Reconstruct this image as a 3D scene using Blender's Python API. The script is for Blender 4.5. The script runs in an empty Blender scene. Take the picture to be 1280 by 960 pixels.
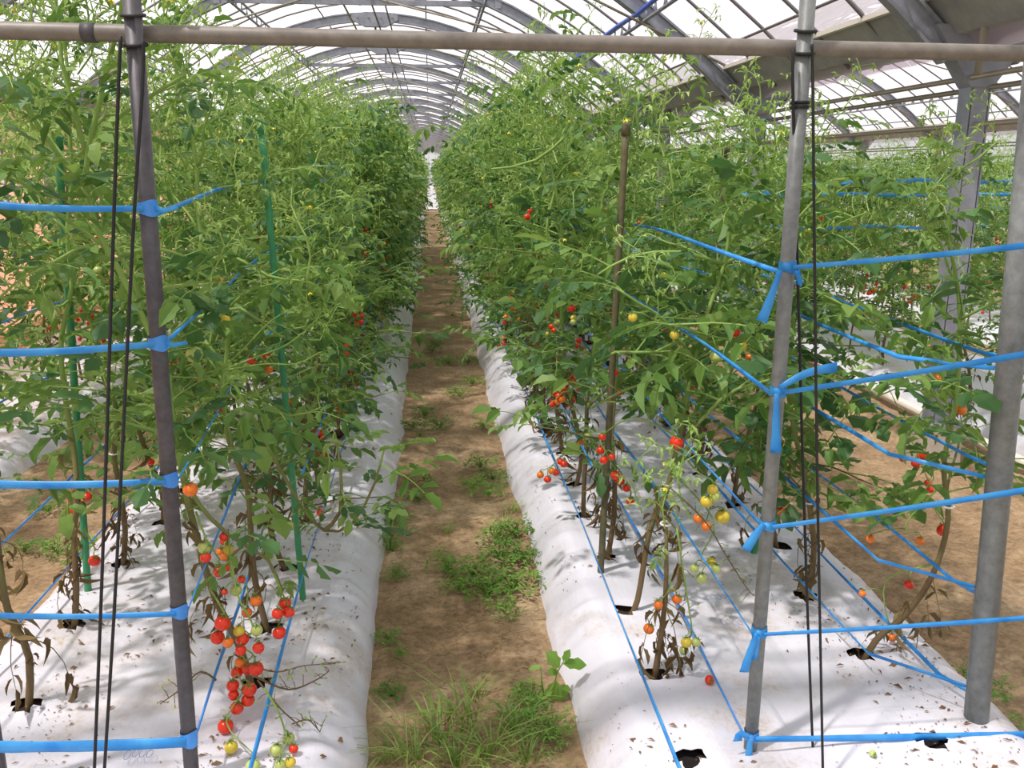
import bpy, math, random
from mathutils import Vector, Matrix, Euler, noise
R = math.radians
PI = math.pi
S = bpy.context.scene
COL = S.collection

# ------------------------------------------------------------------ camera, sky, sun, exposure
CAM_H, YAW, PITCH, FPX = 1.4, 5.199, 13.643, 1100.0
cd = bpy.data.cameras.new('camera')
cam = bpy.data.objects.new('camera', cd)
COL.objects.link(cam)
cam.location = (0, 0, CAM_H)
cam.rotation_euler = (R(90 - PITCH), 0, R(-YAW))
cd.sensor_width = 36
cd.lens = FPX / 1280 * 36
cd.clip_start = 0.02
S.camera = cam

w = bpy.data.worlds.new('sky')
S.world = w
w.use_nodes = True
bg = w.node_tree.nodes['Background']
bg.inputs['Color'].default_value = (0.97, 0.975, 1.0, 1)
bg.inputs['Strength'].default_value = 0.82

sd = bpy.data.lights.new('sun', 'SUN')
sd.energy = 5.8
sd.angle = R(2.5)
sd.color = (1.0, 0.96, 0.88)
sun = bpy.data.objects.new('sun', sd)
COL.objects.link(sun)
sun.location = (-3, 2, 9)
sun.rotation_euler = Vector((0.42, 0.22, -1.0)).to_track_quat('-Z', 'Y').to_euler()

S.view_settings.view_transform = 'Standard'
S.view_settings.look = 'None'
S.view_settings.gamma = 1
S.view_settings.use_curve_mapping = False
S.view_settings.exposure = 0.1

# camera helper used only to turn measured picture points into real places at a known depth
_cy, _sy, _cp, _sp = math.cos(R(YAW)), math.sin(R(YAW)), math.cos(R(PITCH)), math.sin(R(PITCH))
_F = Vector((_sy * _cp, _cy * _cp, -_sp))
_RT = Vector((_cy, -_sy, 0))
_UP = _RT.cross(_F)
def at(px, py, Y):
    d = _F + (px - 640) / FPX * _RT + (480 - py) / FPX * _UP
    return Vector((0, 0, CAM_H)) + d * (Y / d.y)
def at_z(px, py, z):
    d = _F + (px - 640) / FPX * _RT + (480 - py) / FPX * _UP
    return Vector((0, 0, CAM_H)) + d * ((z - CAM_H) / d.z)

# ------------------------------------------------------------------ materials
def new_mat(name):
    m = bpy.data.materials.new(name)
    m.use_nodes = True
    nt = m.node_tree
    return m, nt, nt.nodes, nt.links, nt.nodes['Principled BSDF']
def setin(node, **kw):
    for k, v in kw.items():
        node.inputs[k.replace('_', ' ')].default_value = v
def rgb(h):
    c = [int(h[i:i + 2], 16) / 255 for i in (0, 2, 4)]
    return tuple(((x + 0.055) / 1.055) ** 2.4 if x > 0.04045 else x / 12.92 for x in c) + (1,)
def ramp(nt, stops):
    r = nt.nodes.new('ShaderNodeValToRGB')
    el = r.color_ramp.elements
    while len(el) < len(stops):
        el.new(0.5)
    for e, (p, c) in zip(el, stops):
        e.position = p
        e.color = rgb(c) if isinstance(c, str) else c
    return r
def plain(name, col, rough=0.5, metal=0.0, var=0.0, scale=30, bump=0.0, col2=None, coords='Object'):
    m, nt, N, L, b = new_mat(name)
    setin(b, Base_Color=rgb(col), Roughness=rough, Metallic=metal)
    if var or col2:
        tc = N.new('ShaderNodeTexCoord')
        nz = N.new('ShaderNodeTexNoise')
        setin(nz, Scale=scale, Detail=6, Roughness=0.65)
        L.new(tc.outputs[coords], nz.inputs['Vector'])
        r = ramp(nt, [(0.5 - 0.2, col), (0.5 + 0.2, col2 or col)])
        L.new(nz.outputs['Fac'], r.inputs['Fac'])
        L.new(r.outputs['Color'], b.inputs['Base Color'])
        if bump:
            bp = N.new('ShaderNodeBump')
            setin(bp, Strength=bump, Distance=0.004)
            L.new(nz.outputs['Fac'], bp.inputs['Height'])
            L.new(bp.outputs['Normal'], b.inputs['Normal'])
    return m
def leafy(name, stops, trans=0.35, rough=0.5):
    """two sided leaf: random tint per leaflet and per leaf, light passes through"""
    m, nt, N, L, b = new_mat(name)
    g = N.new('ShaderNodeNewGeometry')
    oi = N.new('ShaderNodeObjectInfo')
    mx = N.new('ShaderNodeMath'); mx.operation = 'MULTIPLY_ADD'
    mx.inputs[1].default_value = 0.55
    sc = N.new('ShaderNodeMath'); sc.operation = 'MULTIPLY'; sc.inputs[1].default_value = 0.45
    L.new(oi.outputs['Random'], sc.inputs[0])
    L.new(g.outputs['Random Per Island'], mx.inputs[0])
    L.new(sc.outputs[0], mx.inputs[2])
    r = ramp(nt, stops)
    L.new(mx.outputs[0], r.inputs['Fac'])
    L.new(r.outputs['Color'], b.inputs['Base Color'])
    setin(b, Roughness=rough)
    b.inputs['Specular IOR Level'].default_value = 0.35
    t = N.new('ShaderNodeBsdfTranslucent')
    hs = N.new('ShaderNodeHueSaturation')
    setin(hs, Hue=0.485, Saturation=1.08, Value=1.4)
    L.new(r.outputs['Color'], hs.inputs['Color'])
    L.new(hs.outputs['Color'], t.inputs['Color'])
    ms = N.new('ShaderNodeMixShader')
    ms.inputs[0].default_value = trans
    L.new(b.outputs[0], ms.inputs[1]); L.new(t.outputs[0], ms.inputs[2])
    L.new(ms.outputs[0], N['Material Output'].inputs['Surface'])
    return m

M = {}
M['leaf'] = leafy('tomato_leaf', [(0.0, '4a6f36'), (0.35, '688d44'), (0.7, '8ba85a'), (1.0, 'b8c88c')])
M['leaf_dark'] = leafy('tomato_leaf_deep', [(0.0, '365a32'), (0.5, '4d7740'), (1.0, '70955a')], 0.3)
M['leaf_dry'] = leafy('dry_leaf', [(0.0, '5b4a33'), (0.5, '7a6a45'), (1.0, '8f8a58')], 0.2, 0.8)
M['bud'] = leafy('flower_stalk', [(0.0, '759a48'), (0.5, '93b45e'), (1.0, 'b4ca80')], 0.3)
M['petal'] = plain('yellow_petal', 'f0d53c', 0.6)
M['weed'] = leafy('weed_leaf', [(0.0, '4f7a30'), (0.5, '6f9a40'), (1.0, '93b457')], 0.3)
M['grass'] = leafy('grass_blade', [(0.0, '5f8238'), (0.6, '86a452'), (1.0, 'b3bd78')], 0.3)
M['calyx'] = plain('calyx_green', '5f8438', 0.6)
for k, c, c2 in (('red', 'd8250f', 'e8411c'), ('orange', 'e4641a', 'ee8a2c'), ('yellow', 'd9b82f', 'c9c24a'), ('green', 'a9ba5c', 'bfcb7c')):
    M[k] = plain('tomato_' + k, c, 0.22, 0, 0.1, 25, 0, c2)
M['soil_hole'] = plain('planting_soil', '2b2018', 0.95, 0, 1, 60, 0.6, '4a3a2a')
M['dark_hole'] = plain('empty_hole_black', '0d0a08', 0.95, 0, 1, 60, 0.5, '1f1814')  # near-black colour for the bowls of the empty holes
M['tape'] = None
M['pipe_dark'] = plain('weathered_dark_steel', '3d3c3e', 0.5, 0.1, 1, 40, 0.2, '58565a')
M['pipe_grey'] = plain('galvanised_steel', '666b69', 0.45, 0.15, 1, 45, 0.15, '828885')
M['pipe_warm'] = plain('galvanised_warm_steel', '6b675f', 0.5, 0.1, 1, 35, 0.15, '858076')
M['frame'] = plain('zinc_frame_steel', '7a7f88', 0.55, 0.15, 1, 12, 0.05, '969ba3')
M['bar'] = plain('glazing_bar_steel', '6f6c6c', 0.6, 0.1)
M['rod'] = plain('thin_rod_steel', '8d8878', 0.6, 0.1)
M['gutter'] = plain('gutter_zinc', '85878a', 0.55, 0.1, 1, 8, 0.05, 'a3a39e')
M['concrete'] = plain('concrete', 'a59c8c', 0.9, 0, 1, 18, 0.3, 'c0b8a8')
M['cord'] = plain('black_rubber', '17181a', 0.6)
M['stake_green'] = plain('green_plastic', '2f8052', 0.4, 0, 1, 30, 0.0, '3c9462')
M['stake_wood'] = plain('grey_green_stake', '44482f', 0.7, 0, 1, 60, 0.2, '6b6244')
M['white_pvc'] = plain('white_pvc', 'dad5c8', 0.4)
M['clip'] = plain('white_clip', 'e6e6e2', 0.5)
M['black'] = plain('black_plastic', '15171c', 0.5)
M['ink'] = plain('blue_ink', '7f95cf', 0.5)
M['straw'] = plain('straw', 'b09868', 0.9, 0, 1, 20, 0, '8c7247')
M['litter'] = leafy('leaf_litter', [(0.0, '6b4f33'), (0.5, '8f7350'), (1.0, 'a58d63')], 0.1, 0.9)
M['blue_hose'] = plain('blue_hose', '2f58c8', 0.4)

m, nt, N, L, b = new_mat('blue_tape')
tc = N.new('ShaderNodeTexCoord'); nz = N.new('ShaderNodeTexNoise')
setin(nz, Scale=18, Detail=4)
L.new(tc.outputs['Object'], nz.inputs['Vector'])
r = ramp(nt, [(0.3, '2b9bec'), (0.7, '5bc0fa')])
L.new(nz.outputs['Fac'], r.inputs['Fac']); L.new(r.outputs['Color'], b.inputs['Base Color'])
setin(b, Roughness=0.3)
t = N.new('ShaderNodeBsdfTranslucent'); L.new(r.outputs['Color'], t.inputs['Color'])
ms = N.new('ShaderNodeMixShader'); ms.inputs[0].default_value = 0.35
L.new(b.outputs[0], ms.inputs[1]); L.new(t.outputs[0], ms.inputs[2]); L.new(ms.outputs[0], N['Material Output'].inputs['Surface'])
M['tape'] = m
M['tape_deep'] = plain('deep_blue_tape', '3480d8', 0.35, 0, 1, 20, 0, '4a9dea')

def film(name, col, clear):
    m, nt, N, L, b = new_mat(name)
    tr = N.new('ShaderNodeBsdfTransparent'); tr.inputs['Color'].default_value = rgb(col)
    tl = N.new('ShaderNodeBsdfTranslucent'); tl.inputs['Color'].default_value = rgb(col)
    a = N.new('ShaderNodeMixShader'); a.inputs[0].default_value = clear
    L.new(tl.outputs[0], a.inputs[1]); L.new(tr.outputs[0], a.inputs[2])
    L.new(a.outputs[0], N['Material Output'].inputs['Surface'])
    return m
M['pane'] = film('roof_film', 'f8f2f8', 0.62)
M['pane_side'] = film('side_film_pink', 'f0b8a6', 0.35)
M['pane_end'] = film('end_film', 'f4f6f8', 0.6)

# soil
m, nt, N, L, b = new_mat('sandy_soil')
tc = N.new('ShaderNodeTexCoord')
n1 = N.new('ShaderNodeTexNoise'); setin(n1, Scale=2.2, Detail=8, Roughness=0.7)
n2 = N.new('ShaderNodeTexNoise'); setin(n2, Scale=45, Detail=8, Roughness=0.75)
L.new(tc.outputs['Object'], n1.inputs['Vector']); L.new(tc.outputs['Object'], n2.inputs['Vector'])
r1 = ramp(nt, [(0.32, '86704f'), (0.5, 'b09672'), (0.68, 'cbb591')])
r2 = ramp(nt, [(0.3, '8a7a66'), (0.6, 'ffffff')])
L.new(n1.outputs['Fac'], r1.inputs['Fac']); L.new(n2.outputs['Fac'], r2.inputs['Fac'])
mx = N.new('ShaderNodeMixRGB'); mx.blend_type = 'MULTIPLY'; mx.inputs[0].default_value = 0.8
L.new(r1.outputs['Color'], mx.inputs[1]); L.new(r2.outputs['Color'], mx.inputs[2])
L.new(mx.outputs[0], b.inputs['Base Color']); setin(b, Roughness=0.95)
bp = N.new('ShaderNodeBump'); setin(bp, Strength=0.8, Distance=0.012)
L.new(n2.outputs['Fac'], bp.inputs['Height']); L.new(bp.outputs['Normal'], b.inputs['Normal'])
M['soil'] = m

# white mulch film: soil stains and fine crinkles along the bed
m, nt, N, L, b = new_mat('white_mulch_film')
tc = N.new('ShaderNodeTexCoord')
n1 = N.new('ShaderNodeTexNoise'); setin(n1, Scale=3.0, Detail=8, Roughness=0.72)
n2 = N.new('ShaderNodeTexNoise'); setin(n2, Scale=70, Detail=4, Roughness=0.7)
mp = N.new('ShaderNodeMapping'); mp.inputs['Scale'].default_value = (34, 3.5, 20)
n3 = N.new('ShaderNodeTexNoise'); setin(n3, Scale=1.0, Detail=5, Roughness=0.6)
L.new(tc.outputs['Object'], n1.inputs['Vector']); L.new(tc.outputs['Object'], n2.inputs['Vector'])
L.new(tc.outputs['Object'], mp.inputs['Vector']); L.new(mp.outputs[0], n3.inputs['Vector'])
r1 = ramp(nt, [(0.50, (0, 0, 0, 1)), (0.68, (1, 1, 1, 1))])
r2 = ramp(nt, [(0.45, (0.3, 0.3, 0.3, 1)), (0.7, (1, 1, 1, 1))])
L.new(n1.outputs['Fac'], r1.inputs['Fac']); L.new(n2.outputs['Fac'], r2.inputs['Fac'])
mm = N.new('ShaderNodeMath'); mm.operation = 'MULTIPLY'
L.new(r1.outputs['Color'], mm.inputs[0]); L.new(r2.outputs['Color'], mm.inputs[1])
mx = N.new('ShaderNodeMixRGB')
mx.inputs[1].default_value = rgb('d6d8e0'); mx.inputs[2].default_value = rgb('b09a70')
L.new(mm.outputs[0], mx.inputs[0]); L.new(mx.outputs[0], b.inputs['Base Color'])
setin(b, Roughness=0.36)
bp = N.new('ShaderNodeBump'); setin(bp, Strength=0.5, Distance=0.006)
L.new(n3.outputs['Fac'], bp.inputs['Height']); L.new(bp.outputs['Normal'], b.inputs['Normal'])
M['mulch'] = m

# stems: woody brown low down, fresh green above (grown colour, along the stem's height)
m, nt, N, L, b = new_mat('tomato_stem')
tc = N.new('ShaderNodeTexCoord'); sx = N.new('ShaderNodeSeparateXYZ')
nz = N.new('ShaderNodeTexNoise'); setin(nz, Scale=9, Detail=3)
L.new(tc.outputs['Object'], sx.inputs[0]); L.new(tc.outputs['Object'], nz.inputs['Vector'])
ad = N.new('ShaderNodeMath'); ad.operation = 'MULTIPLY_ADD'; ad.inputs[1].default_value = 0.5
L.new(nz.outputs['Fac'], ad.inputs[0]); L.new(sx.outputs['Z'], ad.inputs[2])
r = ramp(nt, [(0.45, '6d5a3b'), (0.75, '70723f'), (1.0, '7fa04c')])
L.new(ad.outputs[0], r.inputs['Fac']); L.new(r.outputs['Color'], b.inputs['Base Color']); setin(b, Roughness=0.7)
M['stem'] = m

# ------------------------------------------------------------------ mesh helpers
class MB:
    def __init__(s):
        s.v, s.f, s.m = [], [], []
    def add(s, vs, fs, mi=0):
        o = len(s.v)
        s.v.extend([tuple(p) for p in vs])
        for f in fs:
            s.f.append(tuple(i + o for i in f)); s.m.append(mi)
    def box(s, c, d, mi=0, rot=None):
        x, y, z = d[0] / 2, d[1] / 2, d[2] / 2
        vs = [Vector((a * x, b_ * y, c_ * z)) for a in (-1, 1) for b_ in (-1, 1) for c_ in (-1, 1)]
        if rot: vs = [rot @ p for p in vs]
        vs = [p + Vector(c) for p in vs]
        s.add(vs, [(0, 1, 3, 2), (4, 6, 7, 5), (0, 4, 5, 1), (2, 3, 7, 6), (0, 2, 6, 4), (1, 5, 7, 3)], mi)
    def sweep(s, pts, prof, mi=0, cap=True, up=Vector((0, 0, 1))):
        """prof(i) -> list of (side, up) offsets round the path"""
        pts = [Vector(p) for p in pts]
        o = len(s.v); n = None; k = len(pts)
        u = None
        for i, p in enumerate(pts):
            t = (pts[min(i + 1, k - 1)] - pts[max(i - 1, 0)])
            t = t.normalized() if t.length > 1e-9 else Vector((0, 0, 1))
            if u is None:
                u = up - t * up.dot(t)
                if u.length < 0.05:
                    u = Vector((1, 0, 0)) - t * t.x
            else:
                u = u - t * u.dot(t)
            u.normalize()
            sd_ = t.cross(u)
            pr = prof(i); n = len(pr)
            for a, b_ in pr:
                s.v.append(tuple(p + sd_ * a + u * b_))
        for i in range(k - 1):
            for j in range(n):
                a = o + i * n + j; b_ = o + i * n + (j + 1) % n
                s.f.append((a, b_, b_ + n, a + n)); s.m.append(mi)
        if cap and n > 2:
            s.f.append(tuple(o + j for j in reversed(range(n)))); s.m.append(mi)
            s.f.append(tuple(o + (k - 1) * n + j for j in range(n))); s.m.append(mi)
    def tube(s, pts, r0, r1=None, n=6, mi=0, cap=True):
        r1 = r0 if r1 is None else r1
        k = len(pts)
        cs = [(math.cos(2 * PI * j / n), math.sin(2 * PI * j / n)) for j in range(n)]
        s.sweep(pts, lambda i: [(c * (r0 + (r1 - r0) * i / max(k - 1, 1)), q * (r0 + (r1 - r0) * i / max(k - 1, 1))) for c, q in cs], mi, cap)
    def ball(s, c, r, nu=10, nv=6, sz=1.0, mi=0):
        vs, fs = [Vector((0, 0, r * sz))], []
        for i in range(1, nv):
            a = PI * i / nv
            for j in range(nu):
                q = 2 * PI * j / nu
                vs.append(Vector((r * math.sin(a) * math.cos(q), r * math.sin(a) * math.sin(q), r * sz * math.cos(a))))
        vs.append(Vector((0, 0, -r * sz)))
        for j in range(nu):
            fs.append((0, 1 + j, 1 + (j + 1) % nu))
            fs.append((len(vs) - 1, 1 + (nv - 2) * nu + (j + 1) % nu, 1 + (nv - 2) * nu + j))
        for i in range(nv - 2):
            for j in range(nu):
                a = 1 + i * nu + j; b_ = 1 + i * nu + (j + 1) % nu
                fs.append((a, a + nu, b_ + nu, b_))
        s.add([p + Vector(c) for p in vs], fs, mi)
    def mesh(s, name, mats, smooth=True):
        me = bpy.data.meshes.new(name)
        me.from_pydata(s.v, [], s.f)
        for q in (mats if isinstance(mats, (list, tuple)) else [mats]):
            me.materials.append(q)
        if any(s.m): me.polygons.foreach_set('material_index', s.m)
        if smooth: me.polygons.foreach_set('use_smooth', [True] * len(s.f))
        me.update()
        return me
def link(name, data, parent=None, loc=None, rot=None, scale=None):
    o = bpy.data.objects.new(name, data)
    COL.objects.link(o)
    if parent is not None: o.parent = parent
    if loc is not None: o.location = loc
    if rot is not None: o.rotation_euler = rot
    if scale is not None: o.scale = (scale,) * 3 if isinstance(scale, (int, float)) else scale
    return o
def obj(name, mb, mats, parent=None, smooth=True, loc=None):
    return link(name, mb.mesh(name, mats, smooth), parent, loc)
def tag(o, label=None, cat=None, group=None, kind=None):
    if label: o['label'] = label
    if cat: o['category'] = cat
    if group: o['group'] = group
    if kind: o['kind'] = kind
    return o
def part(name, mb, mats, parent, smooth=True, label=None, kind=None):
    """mesh given in world coordinates, placed under a parent that is not rotated"""
    o = obj(name, mb, mats, parent, smooth)
    if parent is not None:
        o.location = -parent.location
    return tag(o, label=label, kind=kind)
def empty(name, loc=(0, 0, 0)):
    return link(name, None, None, loc)
def lerp(a, b_, t): return a + (b_ - a) * t
def spline(pts, n=6):
    """Catmull-Rom through the points"""
    P = [Vector(p) for p in pts]
    if len(P) < 3: return [P[0].lerp(P[-1], i / n) for i in range(n + 1)]
    out = []
    for i in range(len(P) - 1):
        a, b_, c, d = P[max(i - 1, 0)], P[i], P[i + 1], P[min(i + 2, len(P) - 1)]
        for k in range(n):
            t = k / n
            out.append(0.5 * ((2 * b_) + (c - a) * t + (2 * a - 5 * b_ + 4 * c - d) * t * t + (3 * b_ - a - 3 * c + d) * t ** 3))
    out.append(P[-1])
    return out

# ------------------------------------------------------------------ ground and beds
Y_END = 33.0
BEDS = {  # x0, x1 at the ground, top height, rows
    'left': (-1.30, -0.19), 'right': (0.345, 1.45), 'far_left': (-3.15, -1.95), 'far_right': (2.85, 4.0), 'outer_right': (4.55, 5.7)}
BED_H = 0.12
def in_bed(x):
    for a, b_ in BEDS.values():
        if a - 0.02 < x < b_ + 0.02: return True
    return False
g = MB()
xs = [-14, -8, -4.2] + [-3.6 + 0.3 * i for i in range(7)] + [-1.8 + 0.06 * i for i in range(77)] + [3.0 + 0.4 * i for i in range(8)] + [7, 9.5, 14]
xs = sorted(set(round(x, 3) for x in xs))
ys = [-6, -3, -1, 0] + [0.3 + 0.06 * i for i in range(95)] + [6.2 + 0.3 * i for i in range(95)] + [36, 42, 60, 100]
nx = len(xs)
for y in ys:
    for x in xs:
        z = 0
        if -2 < x < 3 and 0 < y < 34:
            z = 0.022 * noise.noise((x * 3, y * 3, 1)) + 0.012 * noise.noise((x * 11, y * 11, 4)) - 0.008
            z += 0.014 * max(0, noise.noise((x * 1.0, y * 5.2, 9)))
        g.v.append((x, y, z))
for j in range(len(ys) - 1):
    for i in range(nx - 1):
        a = j * nx + i
        g.f.append((a, a + 1, a + 1 + nx, a + nx)); g.m.append(0)
floor = obj('floor', g, M['soil'])
tag(floor, 'sandy brown soil ground with the bare walking path between the beds', kind='structure')

HOLES = {'left': [], 'right': []}
# planting spots: near ones as measured, then regular
ROWS = {'left_path': (-0.50, 'left'), 'left_outer': (-1.05, 'left'), 'right_path': (0.58, 'right'), 'right_outer': (1.17, 'right')}
SPOTS = {}
rnd = random.Random(5)
first = {'left_path': [(-0.475, 2.06), (-0.49, 2.36)], 'left_outer': [(-1.02, 2.02), (-1.06, 2.42)],
         'right_path': [(0.556, 2.02), (0.555, 2.36)], 'right_outer': [(1.135, 2.05), (1.13, 2.40)]}
for k, (x, bed) in ROWS.items():
    s = list(first[k]); y = s[-1][1] + 0.37
    while y < 31.3:
        s.append((x + rnd.uniform(-.03, .03), y + rnd.uniform(-.04, .04)))
        y += 0.37 if y < 8 else 0.45
    SPOTS[k] = s
    HOLES[bed] += [p for p in s if p[1] < 9]
HOLES['right'] += [tuple(at_z(861, 948, BED_H))[:2], tuple(at_z(1165, 928, BED_H))[:2]]
BLACK = [tuple(at_z(861, 948, BED_H))[:2], tuple(at_z(1165, 928, BED_H))[:2]]

def bed_z(u, wd, seed, y):
    """height across the bed; u distance from the first edge"""
    d = min(u, wd - u)
    e = min(1, max(0, d / 0.15))
    z = BED_H * math.sin(e * PI / 2) ** 0.8
    z += 0.009 * e * noise.noise((u * 5, y * 3.2, seed)) + 0.005 * e * noise.noise((u * 14, y * 9, seed + 3))
    z += 0.011 * math.sin(min(1, e) * PI) * noise.noise((u * 4, y * 24, seed + 8)) + 0.010 * math.sin(min(1, e) * PI) * noise.noise((u * 3, y * 7, seed + 5))
    return z
def build_bed(key, label, seed, detail=True):
    x0, x1 = BEDS[key]
    wd = x1 - x0
    root = empty('mulch_sheet', (x0 + wd / 2, 1.0, 0))
    tag(root, label, 'mulch sheet')
    holes = HOLES.get(key, [])
    def sheet(y0, y1, dy, us, withholes):
        ny = int(round((y1 - y0) / dy)); nu = len(us)
        mb = MB(); pos = []
        for j in range(ny + 1):
            y = y0 + (y1 - y0) * j / ny
            wl = 0.022 * noise.noise((y * 1.4, seed, 0)) + 0.012 * noise.noise((y * 5, seed, 2))
            wr = 0.03 * noise.noise((y * 1.2, seed, 5)) + 0.012 * noise.noise((y * 5, seed, 7))
            for u in us:
                t = u / wd
                pos.append(Vector((x0 + u + wl * (1 - t) ** 4 + wr * t ** 4, y, bed_z(u, wd, seed, y) - (0.012 if u in (us[0], us[-1]) else 0))))
        dead = set()
        if withholes:
            for hi, (hx, hy) in enumerate(holes):
                if not (y0 < hy < y1): continue
                for i, p in enumerate(pos):
                    dx, dyy = p.x - hx, p.y - hy
                    if abs(dx) > .09 or abs(dyy) > .09: continue
                    d = math.hypot(dx, dyy); an = math.atan2(dyy, dx)
                    rr = 0.030 * (1 + 0.22 * math.sin(3 * an + hi) + 0.14 * math.sin(5 * an + 2.3 * hi))
                    if abs(d - rr) < 0.0085 and d > 1e-4:
                        p.x = hx + dx * rr / d; p.y = hy + dyy * rr / d
                        p.z += 0.004
                    elif d < rr: dead.add(i)
        mb.v = [tuple(p) for p in pos]
        for j in range(ny):
            for i in range(nu - 1):
                a = j * nu + i
                q = (a, a + 1, a + 1 + nu, a + nu)
                if dead and any(k in dead for k in q): continue
                mb.f.append(q); mb.m.append(0)
        return mb
    fine = [0, .01, .022, .035, .05, .07, .09, .115] + [0.13 + 0.0145 * i for i in range(int((wd - 0.26) / 0.0145) + 1)] + [wd - .115, wd - .09, wd - .07, wd - .05, wd - .035, wd - .022, wd - .01, wd]
    coarse = [0, .02, .045, .08, .12, .17] + [.17 + (wd - .34) * i / 8 for i in range(1, 8)] + [wd - .17, wd - .12, wd - .08, wd - .045, wd - .02, wd]
    if detail:
        part('film', sheet(0.9, 4.2, 0.0145, fine, True), M['mulch'], root)
        part('film', sheet(4.2, Y_END - 1, 0.12, coarse, False), M['mulch'], root)
        for hi, (hx, hy) in enumerate(holes):
            mb = MB(); n = 14
            vs = [Vector((hx, hy, BED_H - 0.03 + .012))]
            near = hy < 4.2
            lift = 0 if near else 0.036
            for ring, (rr, zz) in enumerate(((0.018, -0.03), (0.034, -0.018), (0.05, -0.012))):
                for q in range(n):
                    an = 2 * PI * q / n
                    k = rr * (1 + 0.2 * noise.noise((q * .9, hi * 3.1, ring)))
                    vs.append(Vector((hx + k * math.cos(an), hy + k * math.sin(an), BED_H + zz + lift + 0.006 * noise.noise((q * 1.7, hi * 2.2, ring)))))
            fs = [(0, 1 + q, 1 + (q + 1) % n) for q in range(n)]
            for ring in range(2):
                for q in range(n):
                    a = 1 + ring * n + q; b_ = 1 + ring * n + (q + 1) % n
                    fs.append((a, a + n, b_ + n, b_))
            mb.add(vs, fs)
            part('planting_hole', mb, M['dark_hole'] if (hx, hy) in BLACK else M['soil_hole'], root)
    else:
        part('film', sheet(0.9, Y_END - 1, 0.12, coarse, False), M['mulch'], root)
    return root
LEFT_BED = build_bed('left', 'white plastic mulch sheet over the bed left of the path', 1.3)
RIGHT_BED = build_bed('right', 'white plastic mulch sheet over the bed right of the path', 7.7)
build_bed('far_left', 'white plastic mulch sheet by the pink side wall, behind the left bed', 4.1, False)
build_bed('far_right', 'white plastic mulch sheet just beyond the gutter columns', 9.2, False)
build_bed('outer_right', 'white plastic mulch sheet of the outermost bed on the right', 12.2, False)

# ------------------------------------------------------------------ greenhouse frame and roof
RIDGE, HALF, ARC_K = 3.38, 3.02, 0.155
ARC_R = 10.0                       # dx = ARC_R * sin(a) along the roof curve
ARC_A = math.asin(HALF / ARC_R)
SPANS = (-0.65, 5.54)
BAY = 2.7
ARCH_Y = [1.25 + BAY * i for i in range(-1, 31)]
N_FINE = 14                        # bays with every roof pane and bar on its own
def roof_z(dx): return RIDGE - ARC_K * dx * dx
def arc_pt(xc, a, off=0.0):
    dx = ARC_R * math.sin(a); n = math.hypot(2 * ARC_K * dx, 1)
    return (xc + dx + off * 2 * ARC_K * dx / n, roof_z(dx) + off / n)
ceiling = tag(empty('ceiling'), 'arched greenhouse roof of grey steel ribs and pale translucent film', kind='structure')
def share(name, data, parent, loc=(0, 0, 0)):
    return link(name, data, parent, loc)
# meshes made once round x=0
mb = MB(); pts = []
for i in range(25):
    a = -ARC_A + 2 * ARC_A * i / 24
    x, z = arc_pt(0, a, -0.09); pts.append((x, 0, z))
mb.sweep(pts, lambda i: [(-.03, -.055), (.03, -.055), (.03, -.04), (.012, -.035), (.012, .035), (.03, .04), (.03, .055), (-.03, .055), (-.03, .04), (-.012, .035), (-.012, -.035), (-.03, -.04)])
arch_me = mb.mesh('arch_beam', M['frame'], False)
mb = MB(); pts = []
for i in range(19):
    a = -ARC_A + 2 * ARC_A * i / 18
    x, z = arc_pt(0, a, -0.012); pts.append((x, 0, z))
mb.tube(pts, 0.011, n=5)
bar_me = mb.mesh('glazing_bar', M['bar'])
mb = MB(); NP = 10; W = BAY / 5
for i in range(NP + 1):
    a = ARC_A * 1.02 * i / NP
    x, z = arc_pt(0, a)
    for k in range(3):
        mb.v.append((x, W * k / 2 - W / 2 + (0.004 if k == 0 else -0.004 if k == 2 else 0), z + (0.008 if k == 1 else 0)))
for i in range(NP):
    for k in range(2):
        a = i * 3 + k
        mb.f.append((a, a + 1, a + 4, a + 3)); mb.m.append(0)
pane_r = mb.mesh('roof_pane', M['pane'])
mb2 = MB(); mb2.v = [(-x, y, z) for x, y, z in mb.v]; mb2.f = [tuple(reversed(f)) for f in mb.f]; mb2.m = mb.m
pane_l = mb2.mesh('roof_pane', M['pane'])
# ridge gusset plate with bolts, collar tie, rods
mb = MB()
prof = [(-.29, 3.25), (-.29, 3.31), (-.12, 3.345), (.12, 3.345), (.29, 3.31), (.29, 3.25), (.13, 3.17), (-.13, 3.17)]
vs = [(x, -.04, z) for x, z in prof] + [(x, .04, z) for x, z in prof]
mb.add(vs, [tuple(range(8)), tuple(reversed(range(8, 16)))] + [(i, i + 8, (i + 1) % 8 + 8, (i + 1) % 8) for i in range(8)])
for x in (-.22, -.08, .08, .22):
    mb.tube([(x, -.055, 3.28), (x, .055, 3.28)], .012, n=6)
gus_me = mb.mesh('gusset_plate', M['frame'], False)
zt = 3.0
mb = MB(); mb.box((0, 0, zt), (2.80, .035, .05))
for sx in (-1, 1):
    mb.box((sx * 1.36, 0, zt + .03), (.06, .05, .14))
tie_me = mb.mesh('collar_tie', M['frame'], False)
mb = MB()
for sx in (-1, 1):
    mb.tube([(sx * 2.9, 0, 2.1), (sx * 1.5, 0, 2.72), (-.2, 0, 3.11)], .010, n=5)
rod_me = mb.mesh('tie_rod', M['rod'])
mb = MB(); mb.tube([(0, 0, zt - .02), (0, 0, 3.2)], .016, n=5)
king_me = mb.mesh('king_post', M['frame'])
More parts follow.
